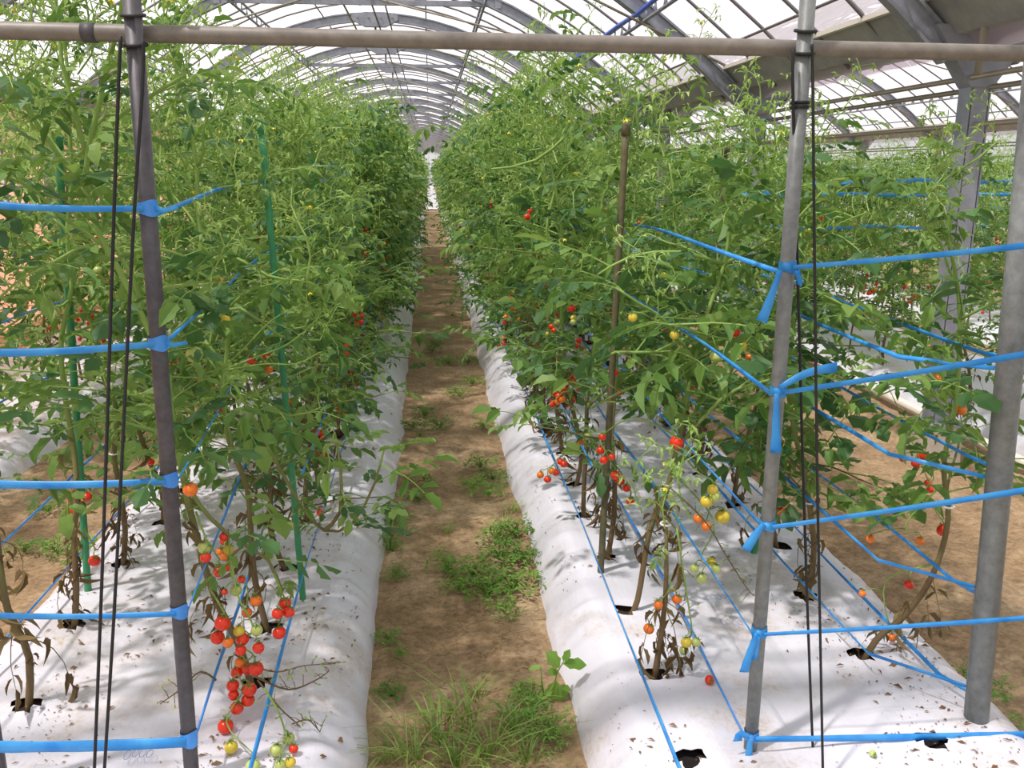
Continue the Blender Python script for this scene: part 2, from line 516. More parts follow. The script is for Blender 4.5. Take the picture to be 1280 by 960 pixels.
for xc in SPANS:
    for y in ARCH_Y:
        share('arch_beam', arch_me, ceiling, (xc, y, 0))
        if y > 0:
            share('gusset_plate', gus_me, ceiling, (xc, y, 0))
            share('collar_tie', tie_me, ceiling, (xc, y, 0))
            share('tie_rod', rod_me, ceiling, (xc, y - .06, 0))
            share('king_post', king_me, ceiling, (xc, y + .05, 0))
        if ARCH_Y.index(y) >= N_FINE: continue
        for k in range(1, 5):
            share('glazing_bar', bar_me, ceiling, (xc, y + BAY * k / 5, 0))
        for k in range(5):
            yy = y + BAY * (k + .5) / 5
            share('roof_pane', pane_r, ceiling, (xc, yy, 0))
            share('roof_pane', pane_l, ceiling, (xc, yy, 0))
    far0, far1 = ARCH_Y[N_FINE], ARCH_Y[-1] + BAY
    for pm in (pane_r, pane_l):
        o = share('roof_pane', pm, ceiling, (xc, (far0 + far1) / 2, 0))
        o.scale.y = (far1 - far0) / W
    Y0, Y1 = ARCH_Y[0], ARCH_Y[-1] + BAY
    for dx in (-2.25, -1.25, 1.25, 2.25):         # notched purlins with their stand-off brackets
        x, z = arc_pt(xc, math.asin(dx / ARC_R), -.08)
        mb = MB()
        mb.tube([(x, Y0, z), (x, Y1, z)], .014, n=5)
        mb.tube([(x, Y0, z - .09), (x, Y1, z - .09)], .014, n=5)
        y = Y0 + .2
        while y < Y1:
            mb.add([(x - .004, y - .05, z - .09), (x - .004, y + .05, z - .09), (x - .004, y, z), (x + .004, y - .05, z - .09), (x + .004, y + .05, z - .09), (x + .004, y, z)],
                   [(0, 1, 2), (5, 4, 3), (0, 3, 4, 1), (1, 4, 5, 2), (2, 5, 3, 0)])
            y += .27
        part('purlin', mb, M['frame'], ceiling)
    for dx in (-2.7, -.65, 0.0, .65, 2.7):
        x, z = arc_pt(xc, math.asin(dx / ARC_R), -.03)
        mb = MB(); mb.tube([(x, Y0, z), (x, Y1, z)], .009, n=5)
        part('purlin', mb, M['bar'], ceiling)
    for dx, z in ((.06, 3.16), (.2, 3.18)):
        mb = MB(); mb.tube([(xc + dx, Y0, z), (xc + dx, Y1, z)], .010, n=5)
        part('ridge_pipe', mb, M['bar'], ceiling)
mb = MB(); mb.tube([(-.86, Y0, 3.09), (-.86, Y1, 3.09)], .012, n=5)
part('ridge_pipe', mb, M['rod'], ceiling)
mb = MB(); mb.tube([(-2.6, 1.0, 2.5), (-2.6, 30, 2.5)], .006, n=4)
part('wire', mb, M['bar'], ceiling)

# gutters on columns
def gutter(x, label):
    root = tag(empty('rain_gutter', (x, 0, 0)), label, 'gutter')
    mb = MB()
    prof = [(-.27, 2.12), (-.25, 2.12), (-.13, 2.00), (.13, 2.00), (.25, 2.12), (.27, 2.12), (.145, 1.98), (-.145, 1.98)]
    vs = [(x + a, Y0, z) for a, z in prof] + [(x + a, Y1, z) for a, z in prof]
    mb.add(vs, [tuple(reversed(range(8))), tuple(range(8, 16))] + [(i, (i + 1) % 8, (i + 1) % 8 + 8, i + 8) for i in range(8)])
    part('trough', mb, M['gutter'], root, False)
    for sx in (-1, 1):
        mb = MB(); mb.box((x + sx * .285, (Y0 + Y1) / 2, 2.13), (.03, Y1 - Y0, .025))
        part('rim_rail', mb, M['white_pvc'], root, False)
    for dx, z in ((-.05, 1.80), (.05, 1.76), (0.0, 1.60)):
        mb = MB(); mb.tube([(x + dx, Y0, z), (x + dx, Y1, z)], .013, n=6)
        part('rail_pipe', mb, M['rod'], root)
    if x > 0 and x < 5:
        mb = MB(); mb.tube([(x - .13, 3.72, 2.1), (x - .14, 3.72, 1.79)], .016, n=8)
        part('drain_pipe', mb, M['rod'], root)
    return root
gutter(2.45, 'long grey steel rain gutter on the columns right of the tomato beds')
gutter(-3.75, 'long grey steel rain gutter along the pink side wall')
gutter(8.6, 'long grey steel rain gutter at the far right edge of the roof')
col_proto = None
def column(x, y, label=None, group=None):
    root = tag(empty('steel_column', (x, y, 0)), label, 'column', group)
    def pt(name, mb, mat, smooth=False): obj(name, mb, mat, root, smooth)
    mb = MB()
    mb.box((-.044, 0, .98), (.012, .09, 1.6)); mb.box((.044, 0, .98), (.012, .09, 1.6)); mb.box((0, -.025, .98), (.084, .04, 1.6))
    pt('shaft', mb, M['frame'])
    mb = MB()
    vs = [(-.052, -.05, 1.76), (.052, -.05, 1.76), (.24, -.05, 2.02), (-.24, -.05, 2.02)]
    vs = vs + [(a, .05, z) for a, _, z in vs]
    mb.add(vs, [(0, 1, 2, 3), (7, 6, 5, 4), (0, 4, 5, 1), (1, 5, 6, 2), (2, 6, 7, 3), (3, 7, 4, 0)])
    pt('haunch', mb, M['frame'])
    mb = MB(); mb.box((0, 0, .20), (.18, .18, .014))
    pt('base_plate', mb, M['frame'])
    mb = MB()
    vs = [(sx * q, sy * q, z) for q, z in ((.095, -.1), (.085, .195)) for sx, sy in ((-1, -1), (1, -1), (1, 1), (-1, 1))]
    mb.add(vs, [(3, 2, 1, 0), (4, 5, 6, 7)] + [(i, (i + 1) % 4, (i + 1) % 4 + 4, i + 4) for i in range(4)])
    pt('concrete_footing', mb, M['concrete'])
    return root
def copy_tree(o, parent=None):
    c = o.copy(); COL.objects.link(c); c.parent = parent
    for ch in o.children: copy_tree(ch, c)
    return c
for y, lb in ((3.95, 'nearest grey steel column on a concrete footing, right of the beds'),
              (6.65, 'second grey steel column from the front under the gutter'),
              (9.35, 'third grey steel column from the front under the gutter')):
    c = column(2.45, y, lb)
cgroup = 'gutter columns far down the greenhouse'
cl = 'grey steel column far down under the gutter, partly hidden by leaves'
c0 = column(2.45, 12.05, cl, cgroup)
for y in (14.75, 17.45, 20.15, 22.85):
    c = copy_tree(c0); c.location = (2.45, y, 0)
c0 = column(-3.75, 6.65, 'grey steel column standing at the pink side wall behind leaves', 'columns at the side wall')
for y in (9.35, 12.05, 14.75):
    c = copy_tree(c0); c.location = (-3.75, y, 0)
c0 = column(8.6, 9.35, 'thin looking grey column at the far right edge of the greenhouse', 'columns at the far right edge')
for y in (12.05, 14.75, 17.45):
    c = copy_tree(c0); c.location = (8.6, y, 0)

# side and end walls
wall = tag(empty('wall_left', (-3.82, 0, 0)), 'side wall of pinkish translucent film on a steel grid', kind='structure')
y = -1.4
while y < 84:
    mb = MB()
    for (z0, z1) in ((0.0, 0.95), (0.97, 1.95)):
        mb.add([(-3.82, y + .01, z0), (-3.82, y + (.88 if y < 20 else 2.68), z0), (-3.82, y + (.88 if y < 20 else 2.68), z1), (-3.82, y + .01, z1)], [(0, 1, 2, 3)])
    part('wall_pane', mb, M['pane_side'], wall)
    mb = MB(); mb.tube([(-3.80, y, 0), (-3.80, y, 1.98)], .014, n=5)
    part('wall_post', mb, M['frame'], wall)
    y += .9 if y < 20 else 2.7
for z in (.96, 1.45, 1.96):
    mb = MB(); mb.tube([(-3.79, -1.4, z), (-3.79, 84, z)], .013, n=5)
    part('wall_rail', mb, M['frame'], wall)
wall = tag(empty('wall_right', (8.7, 0, 0)), 'side wall of pale film at the far right', kind='structure')
for i in range(32):
    y = -1.4 + 2.7 * i
    mb = MB(); mb.add([(8.7, y + .01, 0), (8.7, y + 2.69, 0), (8.7, y + 2.69, 1.97), (8.7, y + .01, 1.97)], [(3, 2, 1, 0)])
    part('wall_pane', mb, M['pane_end'], wall)
    mb = MB(); mb.tube([(8.68, y, 0), (8.68, y, 1.98)], .014, n=5)
    part('wall_post', mb, M['frame'], wall)
wall = tag(empty('wall_far', (0, 84.2, 0)), 'end wall of bright film with a light doorway', kind='structure')
for i in range(20):
    x = -3.72 + .61 * i
    if -.25 < x < .0: pass
    mb = MB()
    xc = SPANS[0] if x < 2.45 else SPANS[1]
    def zt_(q): 
        return roof_z(max(-HALF, min(HALF, q - xc)))
    mb.add([(x + .01, 84.2, 0.0), (x + .6, 84.2, 0.0), (x + .6, 84.2, zt_(x + .6)), (x + .01, 84.2, zt_(x))], [(0, 1, 2, 3)])
    part('wall_pane', mb, M['pane_end'], wall)
    mb = MB(); mb.tube([(x, 84.17, 0), (x, 84.17, zt_(x))], .02, n=5)
    part('wall_post', mb, M['frame'], wall)
for z in (1.05, 2.0):
    mb = MB(); mb.tube([(-3.6, 84.15, z), (8.5, 84.15, z)], .025, n=5)
    part('wall_rail', mb, M['frame'], wall)

mb = MB()
xs_ = [-.2, -.1, .05, .2, .35]; n_ = 24
for j in range(n_ + 1):
    for x in xs_:
        mb.v.append((x, lerp(32.6, 82, j / n_), .03 + .02 * noise.noise((x * 9, j * .9, 3))))
for j in range(n_):
    for i in range(4):
        a = j * 5 + i; mb.f.append((a, a + 1, a + 6, a + 5)); mb.m.append(0)
tag(obj('path_strip', mb, M['mulch']), 'bright white strip of floor along the path beyond the far end of the beds', 'mulch sheet')  # bright far floor drawn as a strip in the white film material
mb = MB(); mb.tube([(-.9, 31.8, 1.02), (1.1, 31.8, 1.02)], .016, n=6)
for x in (-.5, .62):
    mb.tube([(x, 31.8, 0), (x, 31.8, 1.04)], .016, n=6)
tag(obj('cross_rail', mb, M['pipe_grey']), 'thin rail across the far end of the soil path', 'rail')

# small things under the roof
p = at(514, 195, 40.0)
fan = tag(empty('circulation_fan', p), 'small black round fan hanging under the ridge far down the house', 'fan')
mb = MB(); rr = .20
mb.tube([(rr * math.cos(q * PI / 10), -.06, rr * math.sin(q * PI / 10)) for q in range(21)], .012, n=5)
mb.tube([(rr * math.cos(q * PI / 10), .06, rr * math.sin(q * PI / 10)) for q in range(21)], .012, n=5)
obj('fan_ring', mb, M['black'], fan)
mb = MB(); mb.ball((0, 0, 0), .09)
for q in range(5):
    a = 2 * PI * q / 5
    u = Vector((math.cos(a), 0, math.sin(a))); v = Vector((-math.sin(a), .35, math.cos(a)))
    mb.add([u * .05 - v * .03, u * .185 - v * .1, u * .185 + v * .1, u * .05 + v * .03], [(0, 1, 2, 3)])
obj('fan_blades', mb, M['black'], fan)
mb = MB(); mb.tube([(0, 0, .12), (0, 0, 3.1 - p.z)], .008, n=5)
obj('hanger', mb, M['bar'], fan)
mb = MB()
xr, zr = arc_pt(SPANS[0], math.asin(2.25 / ARC_R), -.12)
pts = [(xr - .03, 5.0 + i * .55, zr + .012 * math.sin(i * 1.7)) for i in range(10)]
mb.tube(pts, .017, n=6)
tag(obj('blue_hose', mb, M['blue_hose']), 'bright blue hose tied along the notched roof purlin', 'hose')
p1, p2 = at_z(1195, 528, .05), at_z(1290, 556, .05)
d = (p2 - p1)
mb = MB(); mb.tube([(2.78, 3.2, .05), (2.78, 12, .05)], .03, n=8)
tag(obj('irrigation_pipe', mb, M['white_pvc']), 'white plastic pipe lying on the soil beside the column footing', 'pipe')

# ------------------------------------------------------------------ front poles, cross pipe, cords
def pole(pb, pt_, r, mat, label):
    mb = MB(); mb.tube([pb, Vector(pb).lerp(Vector(pt_), .5), pt_], r, n=14)
    root = empty('trellis_pole', pb)
    tag(root, label, 'pole')
    part('shaft', mb, mat, root)
    d = (Vector(pt_) - Vector(pb)).normalized()
    mb = MB(); mb.tube([Vector(pt_) - d * .005, Vector(pt_) + d * .006], r * 1.08, n=14)
    part('end_cap', mb, M['black'], root)
    return root
PL0, PL1 = Vector((-.543, 1.70, -.15)), Vector((-.508, 1.70, 1.80))
PR0, PR1 = Vector((.700, 1.70, -.15)), Vector((.707, 1.70, 1.80))
pole(PL0, PL1, .0155, M['pipe_dark'], 'dark weathered steel pole at the front of the left bed')
pole(PR0, PR1, .0150, M['pipe_grey'], 'slim grey steel pole at the front of the right bed')
PQ0, PQ1 = at(1214, 960, 1.76), at(1284, 230, 1.76)
dq = (PQ1 - PQ0).normalized()
pole(PQ0 - dq * .3, PQ1 + dq * .55, .0275, M['pipe_grey'], 'thick galvanised pole at the outer corner of the right bed')
pole(Vector((-.93, 1.70, -.15)), Vector((-.93, 1.70, 1.7)), .0155, M['pipe_dark'], 'dark pole at the outer front corner of the left bed, at the frame edge')
mb = MB()
pa, pb_ = at(0, 38, 1.735), at(1280, 67, 1.735)
dd = (pb_ - pa).normalized()
mb.tube([pa - dd * 1.2, pa, pb_, pb_ + dd * 1.2], .0155, n=14)
xr = tag(empty('cross_pipe', pa), 'long horizontal grey pipe tied across the tops of the poles', 'pipe')
part('pipe', mb, M['pipe_warm'], xr)
mb = MB(); q = at(112, 41, 1.735); mb.tube([q - dd * .012, q + dd * .012], .0172, n=14)
part('joint_band', mb, M['pipe_dark'], xr)

def cord(label, pts, ring_c, ring_r):
    root = tag(empty('hanging_rubber_string', ring_c), label, 'rubber string')
    mb = MB(); mb.tube(spline(pts, 5), .0030, n=6)
    part('strand', mb, M['cord'], root)
    mb = MB()
    mb.tube([Vector(ring_c) + Vector((ring_r * math.cos(q * PI / 8), ring_r * math.sin(q * PI / 8), .004 * math.sin(q * PI / 8))) for q in range(17)], .0034, n=6)
    part('loop', mb, M['cord'], root)
cord('left hanging black rubber cord of the pair beside the dark left pole', [at(151, 45, 1.68), at(148, 110, 1.68), at(142, 280, 1.66), at(133, 560, 1.6), at(126, 760, 1.55), at(117, 985, 1.5)], PL0.lerp(PL1, .905), .019)
cord('right hanging black rubber cord of the pair beside the dark left pole', [at(179, 50, 1.68), at(178, 110, 1.68), at(167, 280, 1.66), at(153, 560, 1.6), at(143, 760, 1.55), at(129, 985, 1.5)], PL0.lerp(PL1, .93), .019)
cord('left hanging black rubber cord of the pair beside the slim right pole', [at(992, 62, 1.68), at(991, 110, 1.68), at(996, 300, 1.72), at(1003, 560, 1.74), at(1010, 780, 1.72), at(1018, 985, 1.68)], PR0.lerp(PR1, .905), .0185)
cord('right hanging black rubber cord of the pair beside the slim right pole', [at(1015, 55, 1.68), at(1016, 110, 1.68), at(1018, 300, 1.64), at(1021, 560, 1.62), at(1025, 780, 1.6), at(1029, 985, 1.56)], PR0.lerp(PR1, .925), .0185)
mb = MB(); q = PR0.lerp(PR1, .855)
for k in (0, .008):
    mb.tube([q + Vector((.0165 * math.cos(a * PI / 8), .0165 * math.sin(a * PI / 8), k)) for a in range(17)], .003, n=5)
tag(obj('rubber_band', mb, M['cord']), 'black rubber band round the slim right pole below the cross pipe', 'band')

# ------------------------------------------------------------------ blue tapes
def ribbon(mb, pts, w0, w1=None, th=.0012, twist=0.0, seed=0, up=Vector((0, 0, 1))):
    w1 = w1 or w0
    P = [Vector(p) for p in pts]; k = len(P)
    def prof(i):
        t = i / max(k - 1, 1); ww = lerp(w0, w1, t) / 2 * (1 + .18 * noise.noise((i * .7, seed, 3)))
        a = twist * math.sin(i * .55 + seed)
        c, s_ = math.cos(a), math.sin(a)
        return [(x * c - z * s_, x * s_ + z * c) for x, z in ((-th, -ww), (th, -ww), (th * 1.6, 0), (th, ww), (-th, ww), (-th * 1.6, 0))]
    mb.sweep(P, prof, 0, True, up)
def wrap(mb, c, r, h):
    n = 14
    ring = []
    for j, (k, rr) in enumerate(((-.5, r), (-.2, r * 1.07), (.15, r * 1.03), (.5, r))):
        for q in range(n):
            a = 2 * PI * q / n
            ring.append(Vector(c) + Vector((rr * math.cos(a), rr * math.sin(a), h * k + .003 * math.sin(a * 2 + j))))
    mb.add(ring, [(j * n + q, j * n + (q + 1) % n, (j + 1) * n + (q + 1) % n, (j + 1) * n + q) for j in range(3) for q in range(n)])
ORD = ['topmost', 'second', 'middle', 'fourth', 'lowest']
def on_pole(a, b_, z): return a.lerp(b_, (z - a.z) / (b_.z - a.z))
LT = [(185, 260), (198, 428), (211, 598), (225, 762), (238, 921)]
L_END = [(-6, 249), (-6, 434), (-6, 598), (-6, 762), (-6, 926)]
LW = [.013, .015, .016, .013, .028]
left_knots, right_knots = [], []
for i in range(5):
    k = on_pole(PL0, PL1, at(*LT[i], 1.70).z); left_knots.append(k)
    e = at(*L_END[i], 1.685); e2 = e + (e - k) * .6
    f0 = k + Vector((-.002, -.0175, 0))
    root = tag(empty('blue_tape', k), f'{ORD[i]} of five blue tapes stretched from dark left pole across left bed', 'tape')
    mb = MB(); pts = [f0.lerp(e2, t / 14) + Vector((0, 0, -.010 * math.sin(PI * t / 14))) for t in range(15)]
    ribbon(mb, pts, LW[i] * .8, LW[i] * 1.15, twist=.15, seed=i)
    part('strip', mb, M['tape'], root)
    mb = MB(); wrap(mb, k, .0172, .026 if i < 4 else .034)
    part('pole_wrap', mb, M['tape_deep'], root)
    if i < 2:
        mb = MB(); ribbon(mb, [k + Vector((.015, -.008, 0)), k + Vector((.03, -.01, -.004)), k + Vector((.055, -.005, 0))], .010, .006)
        part('loose_tail', mb, M['tape'], root)
RT_ = [(985, 333), (972, 488), (961, 655), (950, 788), (939, 918)]
R_END = [(1286, 304), (1286, 439), (1286, 609), (1286, 769), (1286, 915)]
RW = [.011, .012, .012, .010, .017]
TAILS = [[((975, 338), (965, 368), (952, 402)), ((996, 338), (1001, 355))], [((971, 492), (970, 530), (970, 566)), ((975, 484), (1010, 466), (1046, 459))],
         [((955, 655), (945, 668), (932, 688))], [((946, 792), (938, 815), (930, 840)), ((948, 795), (943, 825))], [((936, 920), (925, 918), (922, 926)), ((938, 922), (936, 945), (935, 975))]]
for i in range(5):
    k = on_pole(PR0, PR1, at(*RT_[i], 1.70).z); right_knots.append(k)
    e = at(*R_END[i], 1.70); e2 = e + (e - k) * .4
    f0 = k + Vector((.004, -.0175, 0))
    root = tag(empty('blue_tape', k), f'{ORD[i]} of five blue tapes stretched between slim right pole and thick outer pole', 'tape')
    mb = MB(); pts = [f0.lerp(e2, t / 14) + Vector((0, 0, -.004 * math.sin(PI * t / 14))) for t in range(15)]
    ribbon(mb, pts, RW[i] * .8, RW[i] * 1.3, twist=.12, seed=i + 20)
    part('strip', mb, M['tape'], root)
    mb = MB(); wrap(mb, k, .0166, .022)
    mb.ball(k + Vector((-.008, -.016, .002)), .009, 8, 5)
    part('knot', mb, M['tape_deep'] if i == 4 else M['tape'], root)
    for t in TAILS[i]:
        mb = MB(); ribbon(mb, spline([at(*q, 1.675) for q in t], 4), .010, .022 if len(t) == 3 else .012, twist=.25, seed=i)
        part('loose_tail', mb, M['tape'], root)
# tapes that run back along the plant rows, both sides of a row
def row_tape(label, x0, z0, x1, z1, y0, y1, wdt, seed, start=None, deep=False, group=None):
    pts = []
    n = int((y1 - y0) / .22)
    for i in range(n + 1):
        t = i / n; y = lerp(y0, y1, t)
        f = min(1, (y - y0) / 1.2)
        x = lerp(x0, x1, f) + .012 * f * noise.noise((y * 1.1, seed, 1)); z = lerp(z0, z1, f) + .03 * f * noise.noise((y * .5, seed, 2)) - .012 * abs(math.sin(y * 1.7 + seed))
        pts.append(Vector((x, y, z)))
    if start is not None: pts.insert(0, Vector(start))
    mb = MB(); ribbon(mb, pts, wdt, wdt * .9, twist=.5, seed=seed)
    o = obj('row_tape', mb, M['tape_deep' if deep else 'tape'])
    tag(o, label, 'tape', group)
for i, k in enumerate(right_knots):
    row_tape(f'{ORD[i]} blue tape running back from the slim pole along right row', k.x - .012, k.z, .70, k.z + .02, 1.71, 13, .010, 30 + i, deep=i == 4)
for i, k in enumerate(left_knots):
    row_tape(f'{ORD[i]} blue tape running back from the dark pole along left row', k.x + .012, k.z, -.585, k.z + .03, 1.71, 13, .009, 40 + i, deep=i in (3, 4))
q = at(885, 960, 1.6)
row_tape('bright blue tape low along the path edge of the right tomato row', .505, .16, .50, .22, 1.45, 13, .011, 61, start=(.50, 1.25, .10))
row_tape('blue tape at knee height on the path side of the right row', .49, .50, .49, .52, 2.6, 13, .009, 62)
row_tape('bright blue tape low along the path edge of the left tomato row', -.40, .18, -.40, .24, 1.45, 13, .011, 63, start=(-.40, 1.25, .10))
row_tape('blue tape at knee height on the path side of the left row', -.41, .50, -.41, .52, 2.6, 13, .009, 64)
row_tape('low blue tape on the outer side of the left bed outer row', -1.16, .17, -1.16, .20, 1.7, 12, .011, 65)
row_tape('blue tape at knee height outside the left bed outer row', -1.16, .42, -1.16, .46, 1.7, 12, .010, 66)
for i, z in enumerate((.20, .46, .73, .98)):
    row_tape(f'{["lowest", "second lowest", "third lowest", "highest"][i]} blue tape along the path side of the right bed outer row', 1.10, z, 1.07, z + .02, 1.95, 12, .010, 70 + i, start=on_pole(PQ0, PQ1, z) + Vector((-.026, .012, 0)))
for i, z in enumerate((.16, .42, .74, 1.0)):
    row_tape(f'{["lowest", "second lowest", "third lowest", "highest"][i]} blue tape outside the right bed outer row', 1.27, z, 1.26, z + .02, 1.9, 12, .010, 80 + i, start=on_pole(PQ0, PQ1, z) + Vector((.02, .02, 0)))
row_tape('blue tape along the row by the pink side wall, waist high', -1.97, .7, -1.97, .72, 3, 12, .012, 90)
row_tape('blue tape low along the row by the pink side wall', -1.97, .35, -1.97, .38, 3, 12, .012, 91)
for i, z in enumerate((1.335, 1.25, 1.02)):
    pts = [Vector((lerp(1.9, 5.6, t / 20), 5.0 + .45 * i, z + .03 * noise.noise((t * .7, i, 0)))) for t in range(21)]
    mb = MB(); ribbon(mb, pts, .022, twist=.6, seed=95 + i)
    tag(obj('row_tape', mb, M['tape']), f'{["upper", "middle", "lower"][i]} bright blue tape across the far rows beyond the columns', 'tape')

# ------------------------------------------------------------------ stakes
def stake(pb, pt_, r, mat, label, group=None):
    root = tag(empty('plant_stake', pb), label, 'stake', group)
    pb, pt_ = Vector(pb), Vector(pt_); d = (pt_ - pb).normalized()
    mb = MB(); n = 12
    mb.sweep([pb.lerp(pt_, i / 18) for i in range(19)], lambda i: [(math.cos(2 * PI * j / 9) * r * (1 + .05 * (i % 2)), math.sin(2 * PI * j / 9) * r * (1 + .05 * (i % 2))) for j in range(9)])
    part('shaft', mb, mat, root)
    mb = MB(); mb.tube([pt_ - d * .035, pt_ - d * .004, pt_], r * 1.35, r * 1.2, n=9)
    part('cap', mb, mat, root)
    return root
Gs, Ws = M['stake_green'], M['stake_wood']
stake((-.415, 2.53, .02), at(326, 152, 2.53), .0095, Gs, 'tall green plastic stake at the path side of the left bed')
stake((-1.10, 2.64, .02), at(72, 170, 2.64), .0105, Gs, 'green plastic stake among the outer plants of the left bed')
stake((-.45, 4.35, .02), at(387, 178, 4.35), .0105, Gs, 'second green stake back along the left row, rising above leaves')
stake((.525, 2.61, .02), at(783, 154, 2.66), .0105, Ws, 'weathered wooden stake standing in the path side right row')
stake((1.06, 2.72, .02), at(1012, 470, 2.75), .0105, Gs, 'dark green stake behind the slim pole in the right bed')
stake((1.14, 3.55, .02), at(908, 183, 3.5), .012, Ws, 'weathered stake rising above leaves between column and slim pole')
sg = 'stakes hidden down the rows'
sl = 'thin stake far down a tomato row, mostly hidden by leaves'
for x in (-.45, .55, 1.15):
    for y in (6.6, 8.9, 11.2, 14.0):
        stake((x, y, .02), (x + .03, y, 1.62), .011, Gs if x < 0 else Ws, sl, sg)

# ------------------------------------------------------------------ leaves, flowers, fruit: shared meshes
def leaflet(mb, base, d, nrm, ln, wd, curl, droop, mi, low=False):
    d = d.normalized(); sd_ = d.cross(nrm).normalized(); nrm = sd_.cross(d).normalized()
    if low:
        ts = ((0, 0), (.5, 1.0), (1, 0))
    else:
        ts = ((0, .06), (.22, .82), (.42, .74), (.60, .98), (.80, .52), (1, 0))
    mid = []; rows = []
    for t, q in ts:
        c = base + d * (ln * t) - nrm * (droop * ln * t * t)
        ww = wd * q / 2
        z = curl * ww
        if q == 0 or (low and q == 0): rows.append((c,))
        else: rows.append((c + sd_ * ww * (1 - .3 * abs(curl)) + nrm * z + d * (ln * .05), c, c - sd_ * ww * (1 - .3 * abs(curl)) + nrm * z + d * (ln * .05)))
    vs, fs, idx = [], [], []
    for r_ in rows:
        idx.append([len(vs) + i for i in range(len(r_))]); vs.extend(r_)
    for a, b_ in zip(idx, idx[1:]):
        if len(a) == 3 and len(b_) == 3:
            fs += [(a[0], a[1], b_[1], b_[0]), (a[1], a[2], b_[2], b_[1])]
        elif len(a) == 1 and len(b_) == 3:
            fs += [(a[0], b_[1], b_[0]), (a[0], b_[2], b_[1])]
        else:
            fs += [(a[0], a[1], b_[0]), (a[1], a[2], b_[0])]
    mb.add(vs, fs, mi)
def compound_leaf(mb, rg, L_, T=Matrix.Identity(4), curl=.3, droop=.5, width=.62, pairs=3, low=False, mi=0, ms=1):
    """one tomato leaf: a drooping midrib, pairs of leaflets and an end leaflet"""
    rot = T.to_3x3(); org = T.translation
    pts = []
    for i in range(5):
        t = i / 4
        pts.append(Vector((L_ * t * (1 - .12 * droop * t), L_ * .05 * math.sin(t * 3) * rg.uniform(-1, 1), L_ * (.18 * t - droop * .55 * t * t))))
    W_ = lambda p: org + rot @ p
    if low: mb.add([W_(pts[0]), W_(pts[4]), W_(pts[4] + Vector((0, .004, 0))), W_(pts[0] + Vector((0, .004, 0)))], [(0, 1, 2, 3)], ms)
    else: mb.tube([W_(p) for p in pts], L_ * .013, L_ * .006, n=3, mi=ms, cap=False)
    def pos(t):
        i = min(3, int(t * 4)); return pts[i].lerp(pts[i + 1], t * 4 - i)
    def tang(t):
        i = min(3, int(t * 4)); return (pts[i + 1] - pts[i]).normalized()
    for k in range(pairs):
        t = .32 + .56 * k / max(pairs - 1, 1)
        sz = L_ * (.26 + .10 * k / max(pairs - 1, 1)) * rg.uniform(.75, 1.15)
        for sgn in (-1, 1):
            tg = tang(t); s_ = Vector((0, sgn, 0))
            d = (tg * .55 + s_ * rg.uniform(.75, 1.0) + Vector((0, 0, rg.uniform(-.35, .15)))).normalized()
            nrm = (Vector((0, 0, 1)) + Vector((rg.uniform(-.35, .35), rg.uniform(-.35, .35), 0))).normalized()
            b0 = pos(min(.999, t + rg.uniform(-.03, .03)))
            leaflet(mb, W_(b0), rot @ d, rot @ nrm, sz, sz * width * rg.uniform(.85, 1.1), curl * rg.uniform(.4, 1.5), droop * rg.uniform(.2, .9), mi, low)
    leaflet(mb, W_(pts[4]), rot @ tang(.99), rot @ Vector((.1, rg.uniform(-.3, .3), 1)), L_ * .42, L_ * .42 * width, curl, droop * .6, mi, low)
rg = random.Random(11)
LEAVES = []
for i in range(14):
    mb = MB()
    curl = (.15, .3, .5, .8, 1.1, -.4, .9)[i % 7]
    wdt = (.78, .72, .66, .54, .42, .68, .5)[i % 7]
    compound_leaf(mb, rg, .17, curl=curl, droop=rg.uniform(.1, .75), width=wdt, pairs=3 if i % 3 else 2)
    LEAVES.append(mb.mesh('leaf', [M['leaf_dark'] if i % 7 in (0, 5) else M['leaf'], M['bud']], False))
DRY = []
for i in range(4):
    mb = MB()
    compound_leaf(mb, rg, .16, curl=1.4, droop=1.6, width=.4, pairs=2)
    DRY.append(mb.mesh('dry_leaf', [M['leaf_dry'], M['leaf_dry']], False))
def spray(mb, rg, T, L_, low=False, mi=0, mf=1):
    rot = T.to_3x3(); org = T.translation; W_ = lambda p: org + rot @ p
    ax = [Vector((L_ * .08 * math.sin(i * 1.1), L_ * .08 * math.cos(i * 1.3), L_ * i / 5)) for i in range(6)]
    n = 3
    mb.tube([W_(p) for p in ax], L_ * .012, L_ * .006, n=n, mi=mi, cap=False)
    nb = 5 if low else 9
    for k in range(nb):
        t = .2 + .8 * k / nb; i = min(4, int(t * 5)); p = ax[i].lerp(ax[i + 1], t * 5 - i)
        a = k * 2.4 + rg.uniform(-.4, .4); l = L_ * rg.uniform(.22, .42) * (1.15 - .5 * t)
        d = Vector((math.cos(a), math.sin(a), rg.uniform(.3, .9))).normalized()
        e = p + d * l + Vector((0, 0, -l * .25))
        mb.tube([W_(p), W_(p + d * l * .6), W_(e)], L_ * .006, L_ * .004, n=3, mi=mi, cap=False)
        for q in range(2 if low else 4):
            b0 = (p + d * l * .6).lerp(e, q / 3 * 1.0)
            dd_ = Vector((rg.uniform(-1, 1), rg.uniform(-1, 1), rg.uniform(-.9, .5))).normalized()
            leaflet(mb, W_(b0), rot @ dd_, rot @ Vector((0.1, .2, 1)), L_ * rg.uniform(.07, .13), L_ * .045, .5, .5, mi, True)
        if rg.random() < (.05 if low else .045):
            for q in range(5):
                aa = q * 2 * PI / 5
                leaflet(mb, W_(e), rot @ Vector((math.cos(aa), math.sin(aa), -.35)), rot @ Vector((0, 0, 1)), L_ * .055, L_ * .028, 0, .3, mf, True)
SPRAYS = []
for i in range(5):
    mb = MB(); spray(mb, rg, Matrix.Identity(4), .2)
    SPRAYS.append(mb.mesh('flower_truss', [M['bud'], M['petal']], False))
